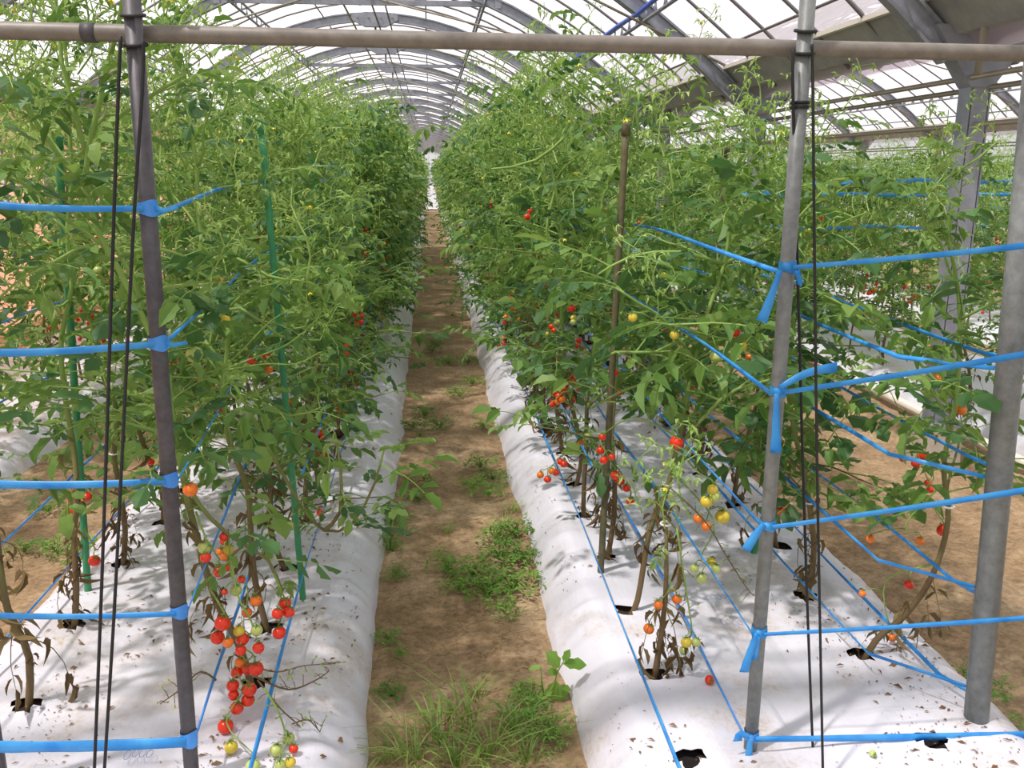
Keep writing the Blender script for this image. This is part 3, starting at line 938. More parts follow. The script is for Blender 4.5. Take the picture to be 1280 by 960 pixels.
TOM = {}
for k in ('red', 'orange', 'yellow', 'green'):
    mb = MB()
    mb.ball((0, 0, 0), 1, 14, 9, .93)
    for q in range(5):
        a = 2 * PI * q / 5
        u = Vector((math.cos(a), math.sin(a), 0))
        sd_ = Vector((-math.sin(a), math.cos(a), 0))
        mb.add([Vector((0, 0, .95)) - sd_ * .08, Vector((0, 0, .95)) + sd_ * .08, u * .5 + sd_ * .1 + Vector((0, 0, .95)), u * .95 + Vector((0, 0, 1.12)), u * .5 - sd_ * .1 + Vector((0, 0, .95))],
               [(0, 1, 2, 3, 4)], 1)
    mb.tube([(0, 0, .9), (.05, 0, 1.35)], .07, n=5, mi=1)
    TOM[k] = mb.mesh('tomato', [M[k], M['calyx']])

def orient(az, pitch, roll):
    return Euler((roll, -pitch, az), 'XYZ')
def add_leaf(root, p, az, pitch, scale, rg, dry=False, idx=None):
    me = rg.choice(DRY if dry else LEAVES) if idx is None else LEAVES[idx]
    link('dry_leaf' if dry else 'leaf', me, root, p, orient(az, pitch, rg.uniform(-.5, .5)), scale)
def add_spray(root, p, rg, scale, tilt=.5):
    link('flower_truss', rg.choice(SPRAYS), root, p, (rg.uniform(-tilt, tilt), rg.uniform(-tilt, tilt), rg.uniform(0, 6.28)), scale)
def add_truss(root, p0, fruits, rg, bend=None):
    """fruits: (local position, radius, colour); a stalk from p0 past them, each fruit on its own short stalk"""
    fr = sorted(fruits, key=lambda f: -f[0].z)
    mb = MB()
    path = [Vector(p0)]
    if bend: path.append(Vector(bend))
    for i in range(0, len(fr), 2):
        c = fr[i][0] if i + 1 >= len(fr) else (fr[i][0] + fr[i + 1][0]) / 2
        path.append(c + Vector((rg.uniform(-.006, .006), .012, fr[i][1] * 1.6)))
    if len(path) == 1: path.append(fr[0][0])
    pts = spline(path, 4)
    mb.tube([p - Vector(p0) for p in pts], .0028, .0016, n=5)
    for c, r_, k in fr:
        top = c + Vector((0, 0, r_ * 1.2))
        n_ = min(pts, key=lambda p: (p - top).length)
        mb.tube([n_ - Vector(p0), (n_ + top) / 2 + Vector((0, 0, .006)) - Vector(p0), top - Vector(p0)], .0016, n=4)
    t = obj('fruit_truss', mb, M['bud'], root, True, p0)
    for c, r_, k in fr:
        link('tomato', TOM[k], t, c - Vector(p0), (rg.uniform(-.4, .4), rg.uniform(-.4, .4), rg.uniform(0, 6)), r_)

ZB = BED_H - .02
def near_plant(x, y, seed, label, group=None, h=1.7, path=None, laterals=(), nfruit=3, leaf_scale=1.0, lowleaf=.5, tall=False, dens=1.0, lean=0, spread=1.0, shoots=6, extra=None):
    rg = random.Random(seed)
    base = Vector((x, y, ZB))
    root = tag(empty('tomato_plant', base), label, 'tomato plant', group)
    if path is None:
        pts = [Vector((0, 0, -.03))]; dx = dy = 0
        n = int(h / .14)
        lx, ly = rg.uniform(-.04, .04) + lean, rg.uniform(-.04, .04)
        for i in range(1, n + 1):
            dx += rg.uniform(-.035, .035) + lx * .35; dy += rg.uniform(-.035, .035) + ly * .3
            pts.append(Vector((dx, dy, h * i / n)))
        main = spline(pts, 3)
    else:
        main = spline([Vector(p) - base for p in path], 4)
    sm = MB(); r0 = .0095
    sm.tube(main, r0, .0042, n=7)
    nodes = []
    zmax = main[-1].z
    acc = 0
    lat = [[Vector(p) - base for p in l] for l in laterals]
    lastz = main[0].z
    k = rg.randint(0, 9)
    for i in range(2, len(main)):
        acc += (main[i] - main[i - 1]).length
        if acc < .055 / dens: continue
        acc = 0; k += 1
        p = main[i]
        if p.z < lowleaf * .7: continue
        if p.z > lowleaf or rg.random() < .4: nodes.append((p, k * 2.4 + rg.uniform(-.4, .4), 1.0))
        if p.z > lowleaf and k % 2 == 0:
            az = k * 2.4 + 1.2 + rg.uniform(-.5, .5); el = rg.uniform(.25, 1.0); ln = rg.uniform(.2, .42) * spread * (1 if p.z < zmax - .3 else .7)
            d = Vector((math.cos(az) * math.cos(el), math.sin(az) * math.cos(el), math.sin(el)))
            q = [p]
            for s_ in range(1, 6):
                q.append(p + d * ln * s_ / 5 + Vector((rg.uniform(-.012, .012), rg.uniform(-.012, .012), -.10 * ln * (s_ / 5) ** 2 * 2 + rg.uniform(-.01, .01))))
            lat.append(q)
    ends = []
    for q in lat:
        qq = spline(q, 2) if len(q) > 2 else q
        sm.tube(qq, .0042 if len(q) == 6 else .006, .0018 if len(q) == 6 else .003, n=5)
        ends.append((qq[-1], (qq[-1] - qq[-3]).normalized()))
        acc = 0
        for i in range(2, len(qq)):
            acc += (qq[i] - qq[i - 1]).length
            if acc > .062 / dens:
                acc = 0
                nodes.append((qq[i], rg.uniform(0, 6.28), .85))
    obj('stem', sm, M['stem'], root)
    for p, az, s_ in nodes:
        f = (p.z - lowleaf) / max(.1, zmax - lowleaf)
        sc = leaf_scale * s_ * rg.uniform(.55, 1.1) * (1.0 if f < .65 else .7)
        add_leaf(root, p, az, rg.uniform(-.5, .7), sc, rg, idx=None)
    for e, d in ends:
        if e.z + ZB > .95 and rg.random() < .8:
            add_spray(root, e, rg, rg.uniform(.6, 1.15))
        elif e.z > lowleaf:
            add_leaf(root, e, math.atan2(d.y, d.x), .2, .6 * leaf_scale, rg)
    add_spray(root, main[-1], rg, 1.1, .2)
    for i in range(int(shoots * dens)):          # upright leafy shoots above the canopy
        p = main[int(len(main) * rg.uniform(.7, .99))]
        add_spray(root, p + Vector((rg.uniform(-.12, .12), rg.uniform(-.12, .12), rg.uniform(-.1, .05))), rg, rg.uniform(.8, 1.4), .45)
    for i in range(rg.randint(6, 11)):
        p = main[rg.randint(2, max(3, int(len(main) * .34)))]
        add_leaf(root, p, rg.uniform(0, 6.28), rg.uniform(-1.0, -.2), rg.uniform(.5, 1.0), rg, True)
    for i in range(nfruit):
        z = rg.uniform(.30, .85) if rg.random() < .75 else rg.uniform(.85, 1.2)
        p0 = min(main, key=lambda p: abs(p.z - z))
        az = rg.uniform(0, 6.28); c0 = p0 + Vector((math.cos(az) * .09, math.sin(az) * .09, -.03))
        fr = []
        n = rg.randint(2, 6)
        ripe = z < .95
        for j in range(n):
            c = c0 + Vector((math.cos(az) * .012 * j + rg.uniform(-.022, .022), math.sin(az) * .012 * j + rg.uniform(-.022, .022), -.016 * j + rg.uniform(-.012, .012)))
            kcol = rg.choices(('red', 'orange', 'yellow', 'green'), (6, 2, .6, .8) if ripe else (.6, .6, 1.5, 4))[0]
            fr.append((c, rg.uniform(.0115, .015), kcol))
        add_truss(root, p0, fr, rg)
    if rg.random() < .7:
        q = min(main, key=lambda p: abs(p.z - rg.choice((.42, .62))))
        mb = MB(); mb.tube([q + Vector((.014 * math.cos(a * PI / 6), .014 * math.sin(a * PI / 6), 0)) for a in range(13)], .003, n=5)
        obj('tie_clip', mb, M['clip'], root)
    if extra: extra(root, base, rg)
    return root
def px_truss(root, base, rg, Y, att, items, bend=None, aY=None):
    fr = []
    for (px, py, dia, k) in items:
        yy = Y + rg.uniform(-.03, .03)
        c = at(px, py, yy)
        if c.z < BED_H + .018: c = at_z(px, py, BED_H + .018)
        dep = (c - Vector((0, 0, CAM_H))).dot(_F)
        fr.append((c - base, dia / 2 / FPX * dep, {'r': 'red', 'o': 'orange', 'y': 'yellow', 'g': 'green'}[k]))
    add_truss(root, at(*att, aY or Y + .02) - base, fr, rg, (at(*bend, Y) - base) if bend else None)
def bare_branch(root, base, pts, Y, rg):
    mb = MB(); q = spline([at(a, b_, Y + .02 * math.sin(a)) - base for a, b_ in pts], 4)
    mb.tube(q, .0026, .0012, n=4)
    for i in range(2, len(q)):
        d = Vector((rg.uniform(-1, 1), rg.uniform(-.5, .5), rg.uniform(-.6, .8))).normalized() * rg.uniform(.012, .03)
        mb.tube([q[i], q[i] + d * .6 + Vector((0, 0, .004)), q[i] + d], .0011, n=3)
        leaflet(mb, q[i] + d, d, Vector((.1, -1, .3)), .012, .006, .4, .3, 1, True)
    obj('bare_branch', mb, [M['stem'], M['bud']], root)

# -- front plant of the left row: long leaning stem, the ripe cluster
def extra_l1(root, base, rg):
    px_truss(root, base, rg, 1.90, (262, 735), [(278, 779, 20, 'r'), (272, 797, 18, 'r'), (285, 803, 14, 'o')], aY=2.0)
    px_truss(root, base, rg, 1.92, (285, 668), [(299, 789, 15, 'y'), (321, 788, 15, 'g'), (303, 799, 17, 'r'), (323, 810, 15, 'r'), (301, 813, 14, 'r'), (301, 828, 15, 'o'), (296, 841, 15, 'r'), (309, 836, 15, 'r'), (320, 836, 19, 'r'),
             (291, 857, 16, 'r'), (312, 862, 18, 'r'), (310, 875, 17, 'r'), (292, 869, 14, 'r'), (296, 885, 17, 'r'), (282, 908, 20, 'r'), (289, 934, 17, 'y'), (316, 958, 19, 'g')], bend=(296, 740), aY=2.0)
    px_truss(root, base, rg, 1.95, (335, 700), [(356, 754, 16, 'r'), (347, 767, 15, 'r'), (361, 765, 15, 'r'), (349, 791, 17, 'r')], bend=(350, 735), aY=2.0)
    px_truss(root, base, rg, 1.95, (245, 640), [(256, 684, 18, 'g'), (257, 697, 14, 'r'), (274, 714, 16, 'r')], aY=2.0)
    px_truss(root, base, rg, 1.98, (262, 645), [(280, 671, 12, 'r'), (286, 687, 14, 'y'), (302, 724, 10, 'r'), (281, 740, 8, 'r'), (295, 738, 15, 'g'), (320, 751, 15, 'o'), (309, 766, 13, 'o')], aY=2.0)
    px_truss(root, base, rg, 1.80, (330, 860), [(361, 923, 15, 'g'), (345, 938, 16, 'g'), (367, 936, 12, 'r'), (350, 956, 14, 'g'), (363, 953, 14, 'y')], bend=(348, 890))
    px_truss(root, base, rg, 1.86, (222, 590), [(238, 612, 19, 'o')])
    bare_branch(root, base, [(310, 830), (345, 840), (380, 832), (415, 830)], 1.92, rg)
    bare_branch(root, base, [(318, 845), (360, 862), (395, 850), (412, 838)], 1.90, rg)
    bare_branch(root, base, [(322, 850), (350, 885), (372, 905), (395, 925)], 1.86, rg)
    bare_branch(root, base, [(365, 905), (385, 900), (400, 915)], 1.84, rg)
    bare_branch(root, base, [(270, 850), (250, 840), (225, 862), (200, 880)], 1.92, rg)
    for px, py, s_ in ((150, 215, .95), (95, 240, 1.0), (60, 420, 1.0), (175, 130, .7), (215, 130, .7), (75, 250, .9)):
        add_leaf(root, at(px, py, 1.95) - base, rg.uniform(3.5, 6.0), .3, s_, rg, idx=rg.choice((0, 7)))
P = lambda l, Y0_, Y1_: [at(a, b_, lerp(Y0_, Y1_, i / (len(l) - 1))) for i, (a, b_) in enumerate(l)]
near_plant(*first['left_path'][0], 101, 'front tomato plant of the left row, with the big cluster of ripe tomatoes',
           path=[Vector((-.475, 2.06, ZB - .03))] + P([(300, 810), (268, 745), (243, 660), (226, 580), (207, 480), (187, 415), (150, 340), (119, 280), (108, 210), (126, 120), (150, 20), (160, -50)], 2.04, 1.88),
           laterals=[P([(226, 590), (250, 632), (285, 668), (335, 700), (352, 738)], 2.01, 1.97), P([(109, 200), (97, 150), (78, 80), (70, 0), (66, -40)], 1.95, 1.98), P([(112, 240), (70, 190), (30, 130), (-10, 70)], 1.92, 1.86), P([(187, 415), (140, 300), (55, 335), (5, 330)], 2.0, 2.0),
                     P([(110, 190), (150, 145), (205, 110), (230, 95)], 1.95, 1.9), P([(150, 320), (190, 310), (230, 320)], 1.98, 2.02)],
           nfruit=0, lowleaf=.55, dens=1.3, leaf_scale=1.25, extra=extra_l1)
def extra_l2(root, base, rg):
    px_truss(root, base, rg, 2.2, (262, 432), [(243, 443, 22, 'g'), (282, 400, 13, 'y')])
    bare_branch(root, base, [(205, 470), (262, 470), (300, 440), (340, 400), (380, 380)], 2.15, rg)
    bare_branch(root, base, [(262, 470), (310, 450), (360, 430), (395, 400)], 2.15, rg)
    bare_branch(root, base, [(270, 465), (330, 455), (370, 455), (400, 440)], 2.17, rg)
    px_truss(root, base, rg, 2.22, (373, 627), [(360, 657, 15, 'g'), (400, 641, 9, 'r')])
near_plant(*first['left_path'][1], 102, 'left row tomato plant with a long green shoot drooping over the mulch edge',
           laterals=[P([(235, 330), (290, 320), (335, 345), (380, 350), (420, 335)], 2.36, 2.36), P([(240, 400), (300, 385), (350, 420), (400, 425)], 2.34, 2.34), P([(250, 500), (310, 495), (360, 520), (400, 510)], 2.3, 2.32), P([(255, 425), (281, 460), (318, 525), (347, 580), (375, 630), (405, 663), (440, 655), (468, 605), (480, 560)], 2.3, 2.15), P([(405, 663), (425, 640), (425, 580), (418, 540)], 2.2, 2.25)],
           nfruit=2, dens=1.9, extra=extra_l2, lowleaf=.34, spread=1.2, leaf_scale=1.15, h=1.6, shoots=4)
def extra_lo(root, base, rg):
    px_truss(root, base, rg, 2.3, (105, 660), [(118, 701, 15, 'r')])
near_plant(*first['left_outer'][0], 103, 'front tomato plant of the left outer row, sparse with dry curled leaves', nfruit=0, dens=1.4, lowleaf=.66, lean=-.03)
near_plant(*first['left_outer'][1], 104, 'second tomato plant of the left outer row, beside the green stake', nfruit=1, dens=1.5, lowleaf=.55, extra=extra_lo)
# -- right row
def extra_r1(root, base, rg):
    px_truss(root, base, rg, 2.05, (822, 700), [(823, 756, 12, 'o'), (846, 749, 13, 'o'), (811, 786, 14, 'o')], bend=(838, 725))
    px_truss(root, base, rg, 2.0, (846, 660), [(858, 803, 14, 'y'), (855, 813, 12, 'g'), (870, 803, 12, 'g')], bend=(858, 740))
    bare_branch(root, base, [(830, 645), (850, 670), (852, 710), (862, 760)], 2.03, rg)
near_plant(*first['right_path'][0], 105, 'front tomato plant of the right row, small with a bare stub stem', nfruit=0, dens=.5, h=.42, lowleaf=.3, leaf_scale=.4, extra=extra_r1)
def extra_r2(root, base, rg):
    px_truss(root, base, rg, 2.25, (847, 560), [(883, 627, 16, 'y'), (891, 612, 14, 'y'), (893, 621, 15, 'g'), (903, 646, 19, 'y'), (873, 648, 13, 'o'), (883, 658, 13, 'o')], bend=(872, 590), aY=2.36)
    px_truss(root, base, rg, 2.25, (840, 590), [(868, 711, 12, 'g'), (877, 723, 14, 'g'), (895, 711, 12, 'g'), (889, 702, 12, 'y')], bend=(892, 650), aY=2.36)
    px_truss(root, base, rg, 2.25, (852, 530), [(846, 553, 18, 'r')])
    px_truss(root, base, rg, 2.3, (880, 400), [(925, 433, 17, 'y'), (895, 446, 16, 'g'), (843, 419, 12, 'y'), (791, 397, 12, 'y')])
    px_truss(root, base, rg, 2.42, (849, 548), [(753, 546, 10, 'r'), (751, 563, 11, 'r'), (755, 575, 11, 'r'), (765, 571, 9, 'r'), (769, 594, 12, 'r')], bend=(795, 522), aY=2.37)
    bare_branch(root, base, [(838, 610), (880, 650), (905, 690), (930, 730), (942, 745)], 2.2, rg)
near_plant(*first['right_path'][1], 106, 'right row tomato plant with a bare forked brown stem and yellow fruit',
           path=[Vector((.555, 2.36, ZB - .03))] + P([(797, 750), (812, 665), (832, 618), (846, 560), (868, 450), (885, 390), (905, 330), (912, 280), (905, 240), (898, 205)], 2.36, 2.45),
           laterals=[P([(905, 330), (850, 315), (790, 320), (745, 345)], 2.42, 2.42), P([(880, 410), (820, 440), (770, 440), (730, 460)], 2.4, 2.42), P([(868, 450), (830, 470), (775, 490), (740, 510)], 2.38, 2.44), P([(868, 450), (830, 400), (800, 380), (770, 360)], 2.4, 2.35), P([(905, 330), (960, 300), (1000, 270), (1040, 225)], 2.42, 2.3), P([(846, 560), (900, 500), (940, 480), (990, 470)], 2.36, 2.2)],
           nfruit=1, dens=1.5, lowleaf=.66, shoots=2, leaf_scale=1.4, extra=extra_r2)
def extra_o1(root, base, rg):
    px_truss(root, base, rg, 2.1, (1183, 600), [(1179, 663, 16, 'r'), (1150, 676, 11, 'o'), (1088, 674, 11, 'o')])
    px_truss(root, base, rg, 2.1, (1173, 705), [(1136, 731, 12, 'r'), (1115, 797, 11, 'o'), (1078, 742, 9, 'o')])
    px_truss(root, base, rg, 2.1, (1193, 500), [(1201, 512, 15, 'o'), (1173, 473, 12, 'o')])
near_plant(*first['right_outer'][0], 107, 'front tomato plant of the right outer row, growing towards the thick pole',
           path=[Vector((1.135, 2.05, ZB - .03))] + P([(1095, 800), (1130, 770), (1165, 720), (1185, 650), (1180, 580), (1195, 500), (1200, 400), (1190, 320), (1165, 240)], 2.05, 2.1),
           nfruit=0, dens=2.1, lowleaf=.42, spread=1.35, shoots=2, leaf_scale=1.3, extra=extra_o1)
def extra_o2(root, base, rg):
    px_truss(root, base, rg, 2.5, (1120, 540), [(1153, 569, 14, 'r'), (1145, 579, 12, 'r'), (1129, 573, 10, 'r')])
    px_truss(root, base, rg, 2.5, (1140, 570), [(1160, 604, 10, 'r'), (1163, 612, 9, 'r'), (1104, 478, 10, 'r')])
near_plant(*first['right_outer'][1], 108, 'second tomato plant of the right outer row, broad dark leaves behind the cords',
           nfruit=1, dens=2.0, lowleaf=.28, extra=extra_o2, leaf_scale=1.5, spread=1.3, h=1.3, shoots=1.5)

NAMES = {'left_path': 'path side row of the left bed', 'left_outer': 'outer row of the left bed', 'right_path': 'path side row of the right bed', 'right_outer': 'outer row of the right bed'}
NUM = ['third', 'fourth', 'fifth', 'sixth', 'seventh', 'eighth', 'ninth', 'tenth', 'eleventh']
DETAIL_Y = 5.4
seed = 200
for key in ROWS:
    for i, (x, y) in enumerate(SPOTS[key][2:]):
        if y > DETAIL_Y: break
        seed += 1
        kw = {}
        if key == 'right_path' and i == 1:
            kw['laterals'] = [P([(790, 180), (778, 163), (720, 110), (672, 78), (640, 70), (625, 90)], 3.1, 2.9), P([(705, 172), (670, 200), (610, 212), (580, 195), (560, 160)], 3.1, 3.3)]
        red = key.endswith('path') 
        near_plant(x, y, seed, f'{NUM[i]} leafy tomato plant from the front in the {NAMES[key]}', h={'left_path': 1.52, 'left_outer': 1.56, 'right_path': 1.5 if i < 2 else 1.66, 'right_outer': 1.33}[key], shoots={'left_path': 3.5, 'left_outer': 4, 'right_outer': 1.6, 'right_path': 4 if i < 2 else 6}.get(key, 6), nfruit=(4 if key == 'right_path' else 2) if red else 2, dens={'left_path': 1.9, 'left_outer': 1.7, 'right_path': 1.65, 'right_outer': 1.6}[key], leaf_scale={'left_path': 1.12, 'left_outer': 1.2, 'right_path': 1.25, 'right_outer': 1.4}[key], lowleaf={'left_path': .20, 'left_outer': .22, 'right_path': .40, 'right_outer': .26}[key], spread={'left_path': 1.15, 'left_outer': 1.15, 'right_path': 1.0, 'right_outer': 1.25}[key], **kw)
for j, (x, ys_) in enumerate(((-2.2, (3.1, 3.6, 4.1, 4.6, 5.1)), (3.05, (3.6, 4.1, 4.6, 5.1, 5.6)))):
    for i, y in enumerate(ys_):
        seed += 1
        near_plant(x, y, seed, f'{["first", "second", "third", "fourth", "fifth"][i]} tomato plant in the row {"by the pink side wall" if j == 0 else "just beyond the columns"}', nfruit=2, dens=1.8, h=1.55 if j == 0 else 1.3, lowleaf=.22, spread=1.1, shoots=6 if j == 0 else 2)

# -- plants further back: one foliage mass each, variants shared along the rows
def far_variant(seed, h=1.66, n=210, nspray=26):
    rg = random.Random(seed)
    fol, st, fr = MB(), MB(), MB()
    pts = [Vector((0, 0, -.03))]; dx = dy = 0
    for i in range(1, 9):
        dx += rg.uniform(-.04, .04); dy += rg.uniform(-.04, .04)
        pts.append(Vector((dx, dy, h * i / 8)))
    main = spline(pts, 2)
    st.tube(main, .009, .004, n=5)
    for i in range(10):
        p = main[rg.randint(5, len(main) - 2)]; az = rg.uniform(0, 6.28)
        e = p + Vector((math.cos(az) * .3, math.sin(az) * .3, rg.uniform(.05, .35)))
        st.tube([p, p.lerp(e, .6) + Vector((0, 0, .03)), e], .004, .002, n=4)
    for i in range(n):
        f = rg.random() ** .8
        z = lerp(.20, h * 1.0, f)
        m_ = min(main, key=lambda p: abs(p.z - z))
        rad = min(abs(rg.gauss(0, .14)), .25) * (1.1 - .25 * f); az = rg.uniform(0, 6.28)
        p = Vector((m_.x + math.cos(az) * rad, m_.y + math.sin(az) * rad * 1.3, z))
        T = Matrix.Translation(p) @ orient(az + rg.uniform(-.8, .8), rg.uniform(-.5, .6), rg.uniform(-.5, .5)).to_matrix().to_4x4()
        compound_leaf(fol, rg, (.17 * rg.uniform(.6, 1.1)), T, curl=rg.uniform(.1, .9), droop=rg.uniform(.1, .8), width=rg.uniform(.5, .8), pairs=3, low=True, mi=0 if rg.random() < .7 else 2, ms=1)
    for i in range(nspray):
        az = rg.uniform(0, 6.28); rad = rg.uniform(0, .25)
        p = Vector((dx * .8 + math.cos(az) * rad, dy * .8 + math.sin(az) * rad, rg.uniform(1.05, h + .08)))
        T = Matrix.Translation(p) @ Euler((rg.uniform(-.5, .5), rg.uniform(-.5, .5), rg.uniform(0, 6))).to_matrix().to_4x4()
        spray(fol, rg, T, rg.uniform(.15, .26), True, 1, 3)
    for i in range(9):
        z = rg.uniform(.3, 1.0); az = rg.uniform(0, 6.28); rad = rg.uniform(.05, .2)
        m_ = min(main, key=lambda p: abs(p.z - z))
        for j in range(rg.randint(1, 4)):
            fr.ball(m_ + Vector((math.cos(az) * rad + rg.uniform(-.02, .02), math.sin(az) * rad + rg.uniform(-.02, .02), -.025 * j)), rg.uniform(.012, .015), 7, 5, mi=rg.choices((0, 1, 2), (6, 2, 1))[0])
    return (fol.mesh('foliage', [M['leaf'], M['bud'], M['leaf_dark'], M['petal']], False), st.mesh('stem', M['stem']), fr.mesh('tomatoes', [M['red'], M['orange'], M['green']]))
VAR = [far_variant(900 + i) for i in range(8)]
rg = random.Random(77)
def far_plant(x, y, label, group, s_=1.0):
    fo, st, fr = rg.choice(VAR)
    root = tag(empty('tomato_plant', (x, y, ZB)), label, 'tomato plant', group)
    root.rotation_euler.z = rg.uniform(0, 6.28); root.scale = (s_, s_, s_ * rg.uniform(.94, 1.06))
    o = link('foliage', fo, root); o['kind'] = 'stuff'
    link('stem', st, root)
    o = link('fruit_load', fr, root); o['kind'] = 'stuff'
GL = {'left_path': 'leafy tomato plant farther back in the path side row of left bed', 'left_outer': 'leafy tomato plant farther back in the outer row of the left bed',
      'right_path': 'leafy tomato plant farther back in the path side row of right bed', 'right_outer': 'leafy tomato plant farther back in the outer row of the right bed'}
for key in ROWS:
    for (x, y) in SPOTS[key]:
        if y <= DETAIL_Y or y > 16.5: continue
        far_plant(x, y, GL[key], 'plants farther back in the ' + NAMES[key], .86 if key == 'right_outer' and y < 11 else 1.0)
for x, y0, lb in ((-2.2, 5.6, 'leafy tomato plant farther back in the row by the pink side wall'), (3.05, 6.1, 'leafy tomato plant farther back in the row beyond the columns'),
              (3.75, 5.2, 'tomato plant in the second row beyond the gutter columns'), (4.85, 6.6, 'tomato plant in the third row beyond the gutter columns'), (5.5, 7.6, 'tomato plant in the fourth row beyond the gutter columns')):
    y = y0
    while y < 15:
        far_plant(x + rg.uniform(-.04, .04), y, lb, lb.replace('tomato plant', 'plants').replace('leafy ', ''), .93 if x < 0 else .82)
        y += .62

# the far end of the rows: too small and dense to tell plants apart
MASS = [far_variant(950 + i, 1.66, 80, 12) for i in range(3)]
def mass(name, spots, label):
    for which, nm, mats in ((0, 'foliage', [M['leaf'], M['bud'], M['leaf_dark'], M['petal']]),):
        vs, fs, ms = [], [], []
        for (x, y) in spots:
            me = rg.choice(MASS)[0]; a = rg.uniform(0, 6.28); c_, s_ = math.cos(a), math.sin(a); o = len(vs)
            vs += [(x + v.co.x * c_ - v.co.y * s_, y + v.co.x * s_ + v.co.y * c_, ZB + v.co.z) for v in me.vertices]
            fs += [tuple(i + o for i in p.vertices) for p in me.polygons]; ms += [p.material_index for p in me.polygons]
        me = bpy.data.meshes.new(name); me.from_pydata(vs, [], fs)
        for q in mats: me.materials.append(q)
        me.polygons.foreach_set('material_index', ms)
        tag(link(name, me), label, 'tomato foliage', kind='stuff')
mass('tomato_foliage', [p for k in ('left_path', 'left_outer') for p in SPOTS[k] if p[1] > 16.5], 'dense tomato foliage at the far end of the left bed')
mass('tomato_foliage', [p for k in ('right_path', 'right_outer') for p in SPOTS[k] if p[1] > 16.5], 'dense tomato foliage at the far end of the right bed')
mass('tomato_foliage', [(x, 34 + 1.0 * i) for x in (-1.08, -.5, .6, 1.18) for i in range(44)], 'dense tomato foliage beyond the cross path at the far end')
mass('tomato_foliage', [(x, 15.2 + .7 * i) for x in (3.05, 3.75, 4.85, 5.5) for i in range(16)], 'dense tomato foliage at the far end beyond the columns')
mass('tomato_foliage', [(-2.2, 15.2 + .7 * i) for i in range(16)], 'dense tomato foliage at the far end by the pink wall')

# ------------------------------------------------------------------ on the ground
mb = MB(); c = at_z(887, 850, BED_H + .012)
o = link('tomato', TOM['red'], None, c, (1.2, .3, 0), .0125)
tag(o, 'single fallen red tomato lying on the white mulch of the right bed', 'tomato')
c = at_z(1091, 942, BED_H + .008)
o = link('tomato', TOM['green'], None, c, (1.2, .3, 0), .008)
tag(o, 'tiny fallen green tomato on the mulch between the front poles', 'tomato')

def ink(px, py, bed_root, seed):
    c = at_z(px, py, BED_H); c.z = BED_H + .012
    rg = random.Random(seed); mb = MB()
    for k in range(4):
        o_ = c + Vector((.016 * k - .03, rg.uniform(-.004, .004), 0))
        mb.tube([o_ + Vector((.0065 * math.sin(t * PI / 6), (.016 - .003 * (k % 2)) * math.cos(t * PI / 6), .001)) for t in range(13)], .0008, n=3)
    part('printed_mark', mb, M['ink'], bed_root)
ink(178, 948, LEFT_BED, 1); ink(917, 783, RIGHT_BED, 2); ink(897, 751, RIGHT_BED, 3)
rg = random.Random(31)
def litter(bed, n, sd, label):
    x0, x1 = BEDS[bed]; wd = x1 - x0
    mb = MB()
    i = 0
    while i < n:
        u = rg.uniform(.05, wd - .05); y = 1.2 + rg.random() ** 1.6 * 7
        den = noise.noise((u * 3.5, y * 2.2, sd)) + noise.noise((u * 9, y * 7, sd + 2)) * .5
        if den < rg.uniform(-.35, .55): continue
        i += 1
        z = bed_z(u, wd, 1.3 if bed == 'left' else 7.7, y)
        p = Vector((x0 + u, y, z + .003)); a = rg.uniform(0, 6.28)
        l = rg.choice((.005, .006, .007, .008, .008, .011, .011, .016, .026)) * rg.uniform(.6, 1.1)
        leaflet(mb, p, Vector((math.cos(a), math.sin(a), rg.uniform(0, .35))), Vector((rg.uniform(-.5, .5), rg.uniform(-.5, .5), 1)), l, l * rg.uniform(.25, .6), rg.uniform(.2, 1.2), .3, 0, True)
    o = obj('leaf_litter', mb, M['litter'], None, False)
    tag(o, label, 'leaf litter', kind='stuff')
litter('left', 4600, 2.2, 'brown dry leaf scraps scattered over the left mulch sheet')
litter('right', 3600, 5.5, 'brown dry leaf scraps scattered over the right mulch sheet')
# weeds and grass on the path
def tuft_mesh(seed, n, h, spread, wd):
    rg = random.Random(seed); mb = MB()
    for i in range(n):
        a = rg.uniform(0, 6.28); r_ = rg.uniform(0, spread); hh = h * rg.uniform(.5, 1.1); ben = rg.uniform(.8, 2.2)
        p = Vector((math.cos(a) * r_, math.sin(a) * r_, -.005)); d = Vector((math.cos(a + rg.uniform(-1, 1)), math.sin(a + rg.uniform(-1, 1)), 0))
        s_ = Vector((-d.y, d.x, 0)); vs = []
        for k in range(5):
            t = k / 4
            c = p + d * hh * ben * .6 * t * t + Vector((0, 0, hh * (t - .42 * min(ben, 1.3) * t * t)))
            ww = wd * (1 - t) ** .6 * .5
            vs += [c - s_ * ww, c + s_ * ww]
        mb.add(vs, [(2 * k, 2 * k + 1, 2 * k + 3, 2 * k + 2) for k in range(4)])
    return mb
def herb_mesh(seed, n, spread, ls):
    rg = random.Random(seed); mb = MB()
    for i in range(n):
        a = rg.uniform(0, 6.28); r_ = spread * rg.random() ** .6
        p = Vector((0, 0, .0)); e = Vector((math.cos(a) * r_, math.sin(a) * r_, rg.uniform(.008, .06)))
        if i % 3 == 0: mb.tube([p, p.lerp(e, .5) + Vector((0, 0, .02)), e], .0022, .0012, n=3, mi=0, cap=False)
        for q in range(4):
            az = rg.uniform(0, 6.28)
            leaflet(mb, e + Vector((rg.uniform(-.015, .015), rg.uniform(-.015, .015), 0)), Vector((math.cos(az), math.sin(az), rg.uniform(-.2, .6))), Vector((rg.uniform(-.4, .4), rg.uniform(-.4, .4), 1)), ls * rg.uniform(.6, 1.3), ls * .45, .4, .4, 0, True)
    return mb
